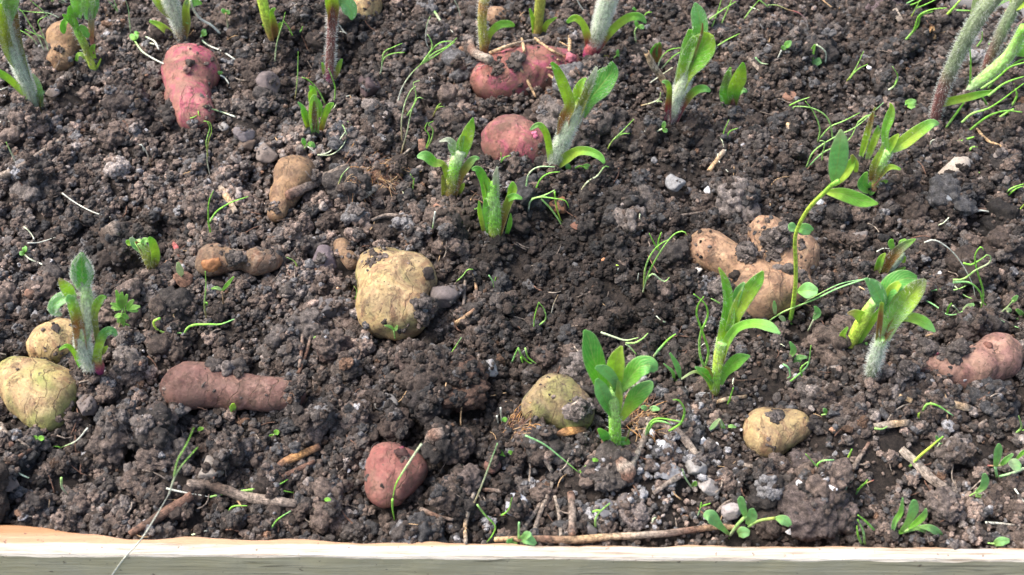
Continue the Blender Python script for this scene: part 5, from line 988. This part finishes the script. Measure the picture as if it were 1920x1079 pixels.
plant('seedling', 'pale five leaved seedling leaning out over the plank', 'seedling', 'K', (1225, 850), [
 (S, 'pll', '1225,855,9 1270,790,9 1320,740,10', {}), (S, 'lo', '1330,805,7 1390,770,8 1480,755,9', {}), (L, 'ltt', '1225,850,8 1170,800,18 1110,740,38 1078,752,8', dict(cup=.2, tilt=0)), (L, 'ltt', '1215,855,10 1200,910,38 1175,975,24 1172,982,5', dict(cup=.25, lean=-.3)),
 (L, 'ltt', '1270,845,14 1300,835,32 1338,840,14', dict(cup=.2, tilt=0)), (L, 'ltt', '1322,760,10 1300,700,20 1290,650,22 1292,632,6', dict(cup=.4)), (L, 'ltt', '1320,790,8 1350,745,30 1345,700,14', dict(cup=.3)), (L, 'ltt', '1480,755,8 1530,765,30 1565,800,12', dict(cup=.2, lean=-.3))], 'weed seedlings sprouting in the bed')
plant('seedling', 'broad leaved pale seedling hanging over the plank at the twig end', 'seedling', 'K', (60, 900), [
 (S, 'tl', '40,780,6 38,870,7', {}), (L, 'ltt', '40,885,8 85,870,32 135,905,10', dict(cup=.2, lean=-.3)), (L, 'lgt', '75,900,8 80,945,28 100,985,5', dict(cup=.2, lean=-.3)), (L, 'ltt', '30,890,8 0,895,28 -30,880,8', dict(cup=.2)), (L, 'lt', '60,880,8 85,850,24 110,848,8', dict(cup=.3))], 'weed seedlings sprouting in the bed')
blades('pair of green threads draped over the plank', 'K', (950, 820), [('glg', '990,825 1080,885 1215,975'), ('tll', '950,822 990,900 1005,1015')], 'g', 9)
# sheet M
cotyl('little green leaf pair on a thin stem', 'M', (330, 170), '300,175 330,170', [('gt', '328,165,6 320,150,13 312,138,4'), ('gt', '335,172,6 346,186,12 358,204,4')], 'l')
blades('boat shaped curved green blades', 'M', (850, 190), [('ygg', '848,160 850,200 900,225 1015,200'), ('lgt', '870,150 900,112 960,125 1042,180')], 'g', 11)
blades('broad bright green straight blade', 'M', (800, 460), [('lyyg', '798,465 850,410 920,350 985,295')], 'g', 14); cotyl('pale leaf pair behind the straight blade', 'M', (965, 345), '950,360 965,335', [('tt', '965,330,5 955,310,10 945,292,4'), ('tt', '970,335,6 985,350,13 998,368,4')], 'p')
blades('curling green seedling with white base', 'M', (470, 545), [('pllg', '470,542 380,550 290,480 212,395'), ('lggt', '375,545 300,550 270,480 300,435 372,428')], 'g', 11)
blades('upright yellow green blade near the crumbly clod', 'M', (415, 495), [('lyg', '412,498 440,440 472,368')], 'g', 14); blades('red tipped pale green curved sprout', 'M', (495, 620), [('tlr', '495,620 530,570 595,542'), ('tw', '435,650 435,595 470,545'), ('gg', '500,600 545,560 560,540')], 't', 9)
blades('green blades rising between clod and plank', 'M', (540, 900), [('ltg', '545,905 535,830 505,765'), ('tgg', '525,900 505,850 500,800'), ('dgg', '595,820 545,770 505,738')], 'g', 11)
plant('seedling', 'five leaved bright seedling with spoon shaped leaves just behind the plank', 'seedling', 'M', (740, 835), [
 (S, 'll', '700,825,7 760,835,9 800,815,8', {}), (L, 'tgt', '705,820,10 720,770,16 750,720,15 758,640,4', dict(cup=.5)), (L, 'lltt', '750,825,10 790,770,18 815,710,28 815,660,20 810,655,6', dict(cup=.4)), (L, 'ggt', '790,815,10 840,780,18 880,740,18 890,700,5', dict(cup=.4)), (L, 'llt', '780,830,8 840,810,12 880,825,16 912,842,5', dict(cup=.3)), (L, 'ltt', '850,805,8 910,810,20 955,840,22 982,865,6', dict(cup=.3)), (L, 'gg', '710,830,6 740,835,12 765,838,4', {})], 'weed seedlings sprouting in the bed')
cotyl('two spoon leaved pale seedling', 'M', (1120, 640), '1118,642 1170,610', [('ltt', '1165,615,8 1210,580,18 1220,540,22 1215,502,8'), ('lt', '1165,628,8 1215,635,12 1240,665,20 1270,695,6')], 'l')
plant('seedling', 'cluster seedling at the edge with one round pale leaf and a red stem', 'seedling', 'M', (1285, 525), [
 (S, 'lt', '1288,525,8 1278,470,8', {}), (L, 'ltt', '1280,465,10 1290,410,20 1298,360,20 1298,335,6', dict(cup=.4)), (S, 'rl', '1235,460,4 1300,460,6 1340,445,7', {}), (L, 'gt', '1310,455,8 1340,425,16 1380,392,6', {}), (L, 'pt', '1350,440,12 1385,455,34 1425,470,14', dict(cup=.2)), (S, 'tp', '1300,522,7 1380,500,8 1440,475,8', {}), (L, 'gg', '1400,420,6 1430,390,12 1450,370,5', {})], 'weed seedlings sprouting in the bed')
cotyl('single flat leaf at the plank edge', 'M', (1250, 905), '1235,895 1275,900', [('ltt', '1270,905,10 1310,885,26 1360,882,10')], 'l'); blades('green curl at the very edge', 'M', (1395, 275), [('ll', '1392,278 1425,245 1410,180'), ('gg', '1400,275 1440,258')], 'g', 10); blades('white stick root at the edge', 'M', (1420, 640), [('ww', '1388,590 1440,665')], 'w', 9, True)
blades('small green curl below the pale chip', 'M', (640, 250), [('ll', '600,250 640,255 675,238')], 'l', 9, True)

# ------------------------------------------------------------------ dead wood, straw, needles
def stick(label, name, tile, cols, s, flat=.85, rag=.22, up=.0012, cat=None):
    q = s.split()[0].split(','); return plant(name, label, cat or name.replace('_', ' '), tile, (float(q[0]), float(q[1])), [(S, cols, s, dict(flat=flat, rag=rag, lie=True, up=up))], 'dead twigs, straw and bark in the bed', True, M_WOOD)
stick('long smooth brown twig lying along the plank', 'twig', 'Z', 'nqneqn', '928,1012,5 1000,1010,6 1075,1012,7.5 1150,1006,7 1230,1002,7 1290,995,6.5 1345,988,6 1385,990,5', 1, .1, .003)
stick('thin grey stick at the edge, pointing to the half hidden tan tuber', 'twig', 'Z', 'esse', '-5,334,7 40,312,6 80,285,5 120,258,4')
stick('thick dark stick crossed by the forked pale blades', 'stick', 'Z', 'sksss', '350,908,9 400,912,10 460,932,10 520,940,10 556,946,7')
stick('reddish dark root stub running under the long pale stem', 'stick', 'Z', 'qkqq', '243,1002,6 280,980,9 320,955,10 360,930,8')
stick('short upright mauve brown twig behind the long smooth twig', 'twig', 'Z', 'qssq', '1073,1007,7 1073,975,7.5 1073,950,7.5 1070,925,7.5', 1, .08)
for lb, s in [('split grey straw beside the upright mauve twig', '1052,1006,3.5 1048,965,3.5 1040,930,3'), ('thick grey straw leaning towards the long twig', '1000,1003,4.5 1010,970,4.5 1035,905,4'), ('bent grey straw beside the thick grey straw', '986,985,3.5 1010,950,3.5 1030,910,3'), ('thin pale straw near the bluish white pebble', '992,905,2 994,880,2 993,862,2'),
              ('grey straw slanting behind the bluish white pebble', '1035,885,4 1020,860,4 1015,850,3')]: stick(lb, 'straw', 'Z', 'ese', s, .7)
stick('flat grooved wood splinter under the bright straight blade', 'splinter', 'Z', 'eese', '1690,842,8 1720,870,9 1750,900,9 1792,928,8', .35, .12, .002); stick('grey wood splinter in the ashy patch beside the whitish pebbles', 'splinter', 'Z', 'sse', '1266,803,7 1285,825,8 1308,852,5', .4)
stick('pale wood chip nearer the round pale clod', 'splinter', 'Z', 'eene', '1638,799,5 1670,796,7 1705,792,6', .35, .2, .001); stick('longer pale wood chip behind the boat shaped blades', 'splinter', 'Z', 'nene', '1745,757,5 1780,758,8 1822,766,6', .35, .2, .001); stick('small tan chip beside the longer pale chip', 'splinter', 'Z', 'nn', '1686,742,4 1710,752,5', .4)
stick('reddish brown bark strip below the pale rounded clod', 'bark_strip', 'Z', 'qbqq', '600,838,6 560,855,8 525,872,7 508,905,6', .4, .3, .001); stick('second thinner bark strip in front of the first', 'bark_strip', 'Z', 'qqk', '590,865,4 560,880,5 530,895,5 522,915,4', .5, .3)
stick('thin brown twig before the long mauve tuber end', 'twig', 'Z', 'sqs', '561,690,3.5 565,660,3.5 567,628,3', 1, .1, .002); stick('second thin twig crossing beside it', 'twig', 'Z', 'qqs', '560,700,3.5 575,660,3.5 583,630,3', 1, .1, .002)
stick('crooked brown twig from the purple grey stone', 'twig', 'Z', 'nqqn', '884,512,2.5 893,540,3 892,575,3.5 878,590,4 855,607,5', 1, .15, .002); stick('thin upright grey twig by the purple grey stone', 'twig', 'Z', 'ss', '869,572,3 872,530,3 876,490,2.5', 1, .1, .001)
stick('tan straw piece on bare dark soil above the white grain', 'straw', 'Z', 'nne', '1330,320,5 1345,300,4.5 1358,283,5', .8, .1, .001); stick('wood splinter lying over the pear shaped brown tuber', 'splinter', 'Z', 'qsss', '538,368,9 575,350,9 610,332,9 655,312,7', .6, .25, .001)
stick('grey chip at the splinter end by matted fibres', 'splinter', 'Z', 'sees', '672,374,5 690,362,6 708,350,6', .5)
stick('fat curved woody stub behind the needle covered tuber', 'stick', 'Z', 'sqse', '882,78,6 886,95,8 902,106,8.5 920,112,8', 1, .15); stick('pale twig across the needle covered tuber top', 'twig', 'Z', 'nee', '918,100,3.5 960,84,3.5 1000,76,3 1035,65,2.5', 1, .1, .002)
for i, (lb, s) in enumerate([('upper tan needle on the reddish tuber, slanting', '1003,72,2.5 1030,92,2.5 1060,108,2'), ('standing tan needle behind the reddish tuber', '1067,110,3.5 1068,90,3.5 1068,68,3'), ('long tan needle across the reddish tuber', '998,122,2 1025,138,2.5 1050,156,2'), ('crossing tan needle on the reddish tuber', '1002,127,2 1030,128,2.5 1064,131,2'),
                             ('tan needle at the dark eye of the reddish tuber', '975,128,2.5 988,150,3 1005,183,2'), ('short tan needle sticking up from the reddish tuber', '983,98,3 981,85,3 978,72,2'), ('brownish needle between the purple stem and reddish tuber', '1045,112,2 1060,122,3 1092,148,2')]): stick(lb, 'needle', 'Z', 'nn', s, .8, .05, .0015, 'needle')
plant('pale_stalk', 'pale curved woody stalk arching into the purple footed shoot', 'stalk', 'Z', (1252, 172), [(S, 'nnen', '1252,175,6 1242,148,6 1225,125,7 1212,98,6', dict(rag=.15, mat=M_WOOD)), (S, 'ss', '1212,98,5 1206,92,4 1210,90,2', dict(rag=.3, mat=M_WOOD))], None)
stick('thin curved rootlet crossing the mottled green tuber', 'rootlet', 'Z', 'sees', '1020,782,3 1055,768,3.5 1082,755,3.5 1092,735,3 1090,715,2.5', 1, .1, .0015); stick('thin twig in front of the small brown pebble', 'twig', 'Z', 'sss', '697,413,3 725,404,4 762,406,3', 1, .15); stick('thin dark twig on soil behind the forked seedling', 'twig', 'Z', 'ss', '1255,411,3 1280,404,3 1312,399,2.5', 1, .1)
stick('pale straw behind the woolly budded shoot', 'straw', 'Z', 'eee', '750,296,2.5 768,280,2.5 785,262,2.5', 1, .1, .001); stick('brown flat chip beside the pale straw', 'splinter', 'Z', 'qq', '792,283,7 790,262,7', .4)
stick('tan folded straw beside the slender forked sprout', 'straw', 'Z', 'ene', '412,350,5 425,368,6 442,398,5', .5, .15, .001); stick('dark brown root at the edge before the tiny round leaves', 'rootlet', 'Z', 'kqk', '0,876,4 35,858,4.5 75,832,3', 1, .2); stick('pale brown root at the edge beside the big yellow green tuber', 'rootlet', 'Z', 'esq', '0,795,5 10,815,7 22,835,5', 1, .2)
stick('crumpled leaf scrap leaning on the tall ridged clod', 'dead_leaf', 'Z', 'qsqs', '795,838,3 812,818,13 832,808,9', .25, .3, .003, 'leaf'); stick('brown crumpled dead leaf in front of the broad leaved shoot', 'dead_leaf', 'Z', 'qeqq', '1160,860,8 1175,880,16 1178,905,10', .25, .4, .003, 'leaf')
stick('dry grey straw before the broad leaved shoot', 'straw', 'Z', 'eese', '1182,875,7 1198,845,6 1210,815,6 1216,785,7', .8, .15, .001); stick('thin brown straw against the broad leaved shoot foot', 'straw', 'Z', 'qq', '1145,860,2.5 1130,830,3 1118,805,3', 1, .1, .001)
stick('flat red brown bark chip beside the broad leaved shoot', 'bark_strip', 'Z', 'qbk', '1042,815,4 1065,808,8 1100,806,6', .3, .3, .001); stick('grey forked stick between ashy stones', 'twig', 'Z', 'ssee', '1225,925,4 1255,905,5 1275,890,6 1280,880,4', .6)
stick('pale stem base leaning on the plank below the lumpy clods', 'stalk', 'Z', 'enee', '873,1018,3.5 872,985,4 878,955,5 888,925,4', 1, .15); stick('grey stick lying low below the lumpy clods', 'twig', 'Z', 'sqs', '790,955,5 820,968,4 850,975,3', 1, .2); stick('brown stick crossing towards the bluish white pebble', 'twig', 'Z', 'qss', '905,918,3.5 935,921,4 965,925,3', 1, .15)
stick('dark splinter slanting at the far edge by the heavy clod', 'splinter', 'Z', 'see', '1690,42,6 1683,30,6 1678,18,5', .6); stick('orange brown bent root near the thickest furry stem', 'rootlet', 'Z', 'nbwn', '1753,74,3 1748,52,4 1741,60,3 1745,38,3', 1, .1); stick('forked dry root above the peach coloured stone', 'rootlet', 'Z', 'nnn', '1832,242,2.5 1850,262,3 1880,276,2.5', 1, .15, .001)
stick('short tan straw in the gap near the curled seedling tips', 'straw', 'Z', 'ne', '1478,232,4 1480,245,4', .8); stick('grey slanting splinter by the two leaf short shoot', 'splinter', 'Z', 'ss', '1402,107,3 1425,132,4', .6); stick('brown twig inside the cracked soil near the blue grey stone', 'twig', 'Z', 'sqs', '1780,400,3 1830,394,4 1885,390,3', 1, .15); stick('dark thin twig behind the long white root', 'twig', 'Z', 'ks', '1718,476,2 1735,468,2.5 1755,458,2', 1)
stick('pale thin straw behind the single flat leaf', 'straw', 'Z', 'we', '1848,980,2.5 1875,982,2.5 1903,985,2', 1, .05); stick('grey stick by the ringed pinkish tuber', 'twig', 'Z', 'ss', '1820,810,3 1835,798,3.5 1850,788,3', .8); stick('long thin grey stem sloping along the ringed pinkish tuber', 'twig', 'Z', 'skss', '1838,566,3 1860,590,4 1900,612,4', .8); stick('dark twig beside the crumbly clod', 'twig', 'Z', 'qss', '1630,830,3 1612,858,4 1600,880,4', .8)
stick('short pale brown splinter beside the two lobed cream tuber', 'splinter', 'Z', 'ess', '1380,868,3 1400,873,4 1430,876,3', .6); stick('thin straw behind the two lobed cream tuber', 'straw', 'Z', 'nen', '1338,756,3.5 1365,748,4 1400,743,3', .6); stick('grey arch root near the ashy stones', 'rootlet', 'Z', 'ss', '1345,960,3 1358,945,3 1378,935,2.5', 1)
stick('dark flat bark piece in front of the long white root', 'bark_strip', 'Z', 'ksk', '188,442,8 215,430,14 248,424,7', .3, .3); stick('reddish slip of bark near the half open shoot', 'bark_strip', 'Z', 'qrq', '336,483,3 330,465,5 322,452,3', .4, .2); stick('dark red bark crumb pair near the flat soil', 'bark_strip', 'Z', 'qk', '48,548,7 58,552,9 66,555,5', .5, .2)
stick('reddish brown chip under the pale two leaved seedling', 'bark_strip', 'Z', 'qqq', '325,522,8 345,522,14 362,525,8', .25, .3)

# fine litter that nobody could count
def litter():
    V = []; F = []; C = []; U = []; o0 = 0; rr = random.Random(5)
    for k in range(650):
        px, py = rr.uniform(-60, 1980), rr.uniform(-60, 1000); g = ground(px, py)
        if TM[min(max(int((g[1] - Y0) / RES), 0), ny - 1), min(max(int((g[0] - X0) / RES), 0), nx - 1)] >= 0 or board_s(g[0], g[1]) < BW: continue
        ln = rr.uniform(.003, .014) * (1.5 if rr.random() < .2 else 1); a = rr.uniform(0, 6.28); cv = rr.uniform(-1.2, 1.2); r = rr.uniform(.00018, .00055); P = []; x, y = g[0], g[1]; up = rr.uniform(-.1, .5)
        for i in range(5): P.append((x, y, Hs(x, y) + .001 + up * ln * i / 5 * .5, r)); x += math.cos(a + cv * i / 4) * ln / 4; y += math.sin(a + cv * i / 4) * ln / 4
        v, f, c, u = tube_mesh(np.array(P), rr.choice(['s', 'q', 'e', 'q', 'k', 's', 'n', 'wp' if rr.random() < .5 else 's']), None, 5)
        V.append(v); F += [tuple(i + o0 for i in ff) for ff in f]; C += c; U += u; o0 += len(v)
    o = obj('plant_litter', mesh_from('plant_litter', np.vstack(V), F, M_WOOD, C, U)); tag(o, 'fine straw fibres and rootlets strewn over the soil', 'litter', kind='stuff')
    # matted brown fibres round the flat tuber scrap, the knobby tuber and the broad leaved shoot
    for (cx, cy, rx, ry, n, lb) in [(690, 335, 60, 32, 170, 'matted brown root fibres in front of the small tight shoot'), (1195, 790, 30, 28, 110, 'tuft of brown root fibres beside the broad leaved shoot'), (962, 808, 30, 16, 70, 'dark fibrous wad beside the mottled green tuber')]:
        V = []; F = []; C = []; U = []; o0 = 0
        for k in range(n):
            px, py = cx + rr.gauss(0, .45) * rx, cy + rr.gauss(0, .45) * ry; g = ground(px, py); ln = rr.uniform(.006, .018); a = rr.gauss(.3, .9); cv = rr.uniform(-1.5, 1.5); P = []; x, y = g[0], g[1]; zz = rr.uniform(.0005, .004)
            for i in range(6): P.append((x, y, Hs(x, y) + zz * math.sin(i / 5 * 3.14) + .0006, rr.uniform(.00012, .0003))); x += math.cos(a + cv * i / 5) * ln / 5; y += math.sin(a + cv * i / 5) * ln / 5
            v, f, c, u = tube_mesh(np.array(P), rr.choice(['q', 'q', 's', 'b', 'n']), None, 4); V.append(v); F += [tuple(i + o0 for i in ff) for ff in f]; C += c; U += u; o0 += len(v)
        o = obj('root_fibres', mesh_from('root_fibres', np.vstack(V), F, M_WOOD, C, U)); tag(o, lb, 'root fibres', kind='stuff')
litter()
# grey edging pole beyond the furry stems
g = at(1925, 40, -.01); m = N('edging_grey'); m.base(m.mix(m.noise(120, 4, .6, m.geo()), (.16, .15, .15), (.26, .25, .24))); m.rough(.7)
P = resample(np.array([at(1780, 0, .004).tolist() + [.010], at(1860, 14, .004).tolist() + [.012], at(1925, 32, .003).tolist() + [.012], at(2030, 66, .002).tolist() + [.012]]), 20); v, f, c, u = tube_mesh(P, None, None, 14)
o = obj('edging_pole', mesh_from('edging_pole', v, f, m.m)); tag(o, 'smooth grey edging pole behind the furry stems at the far corner', 'pole')
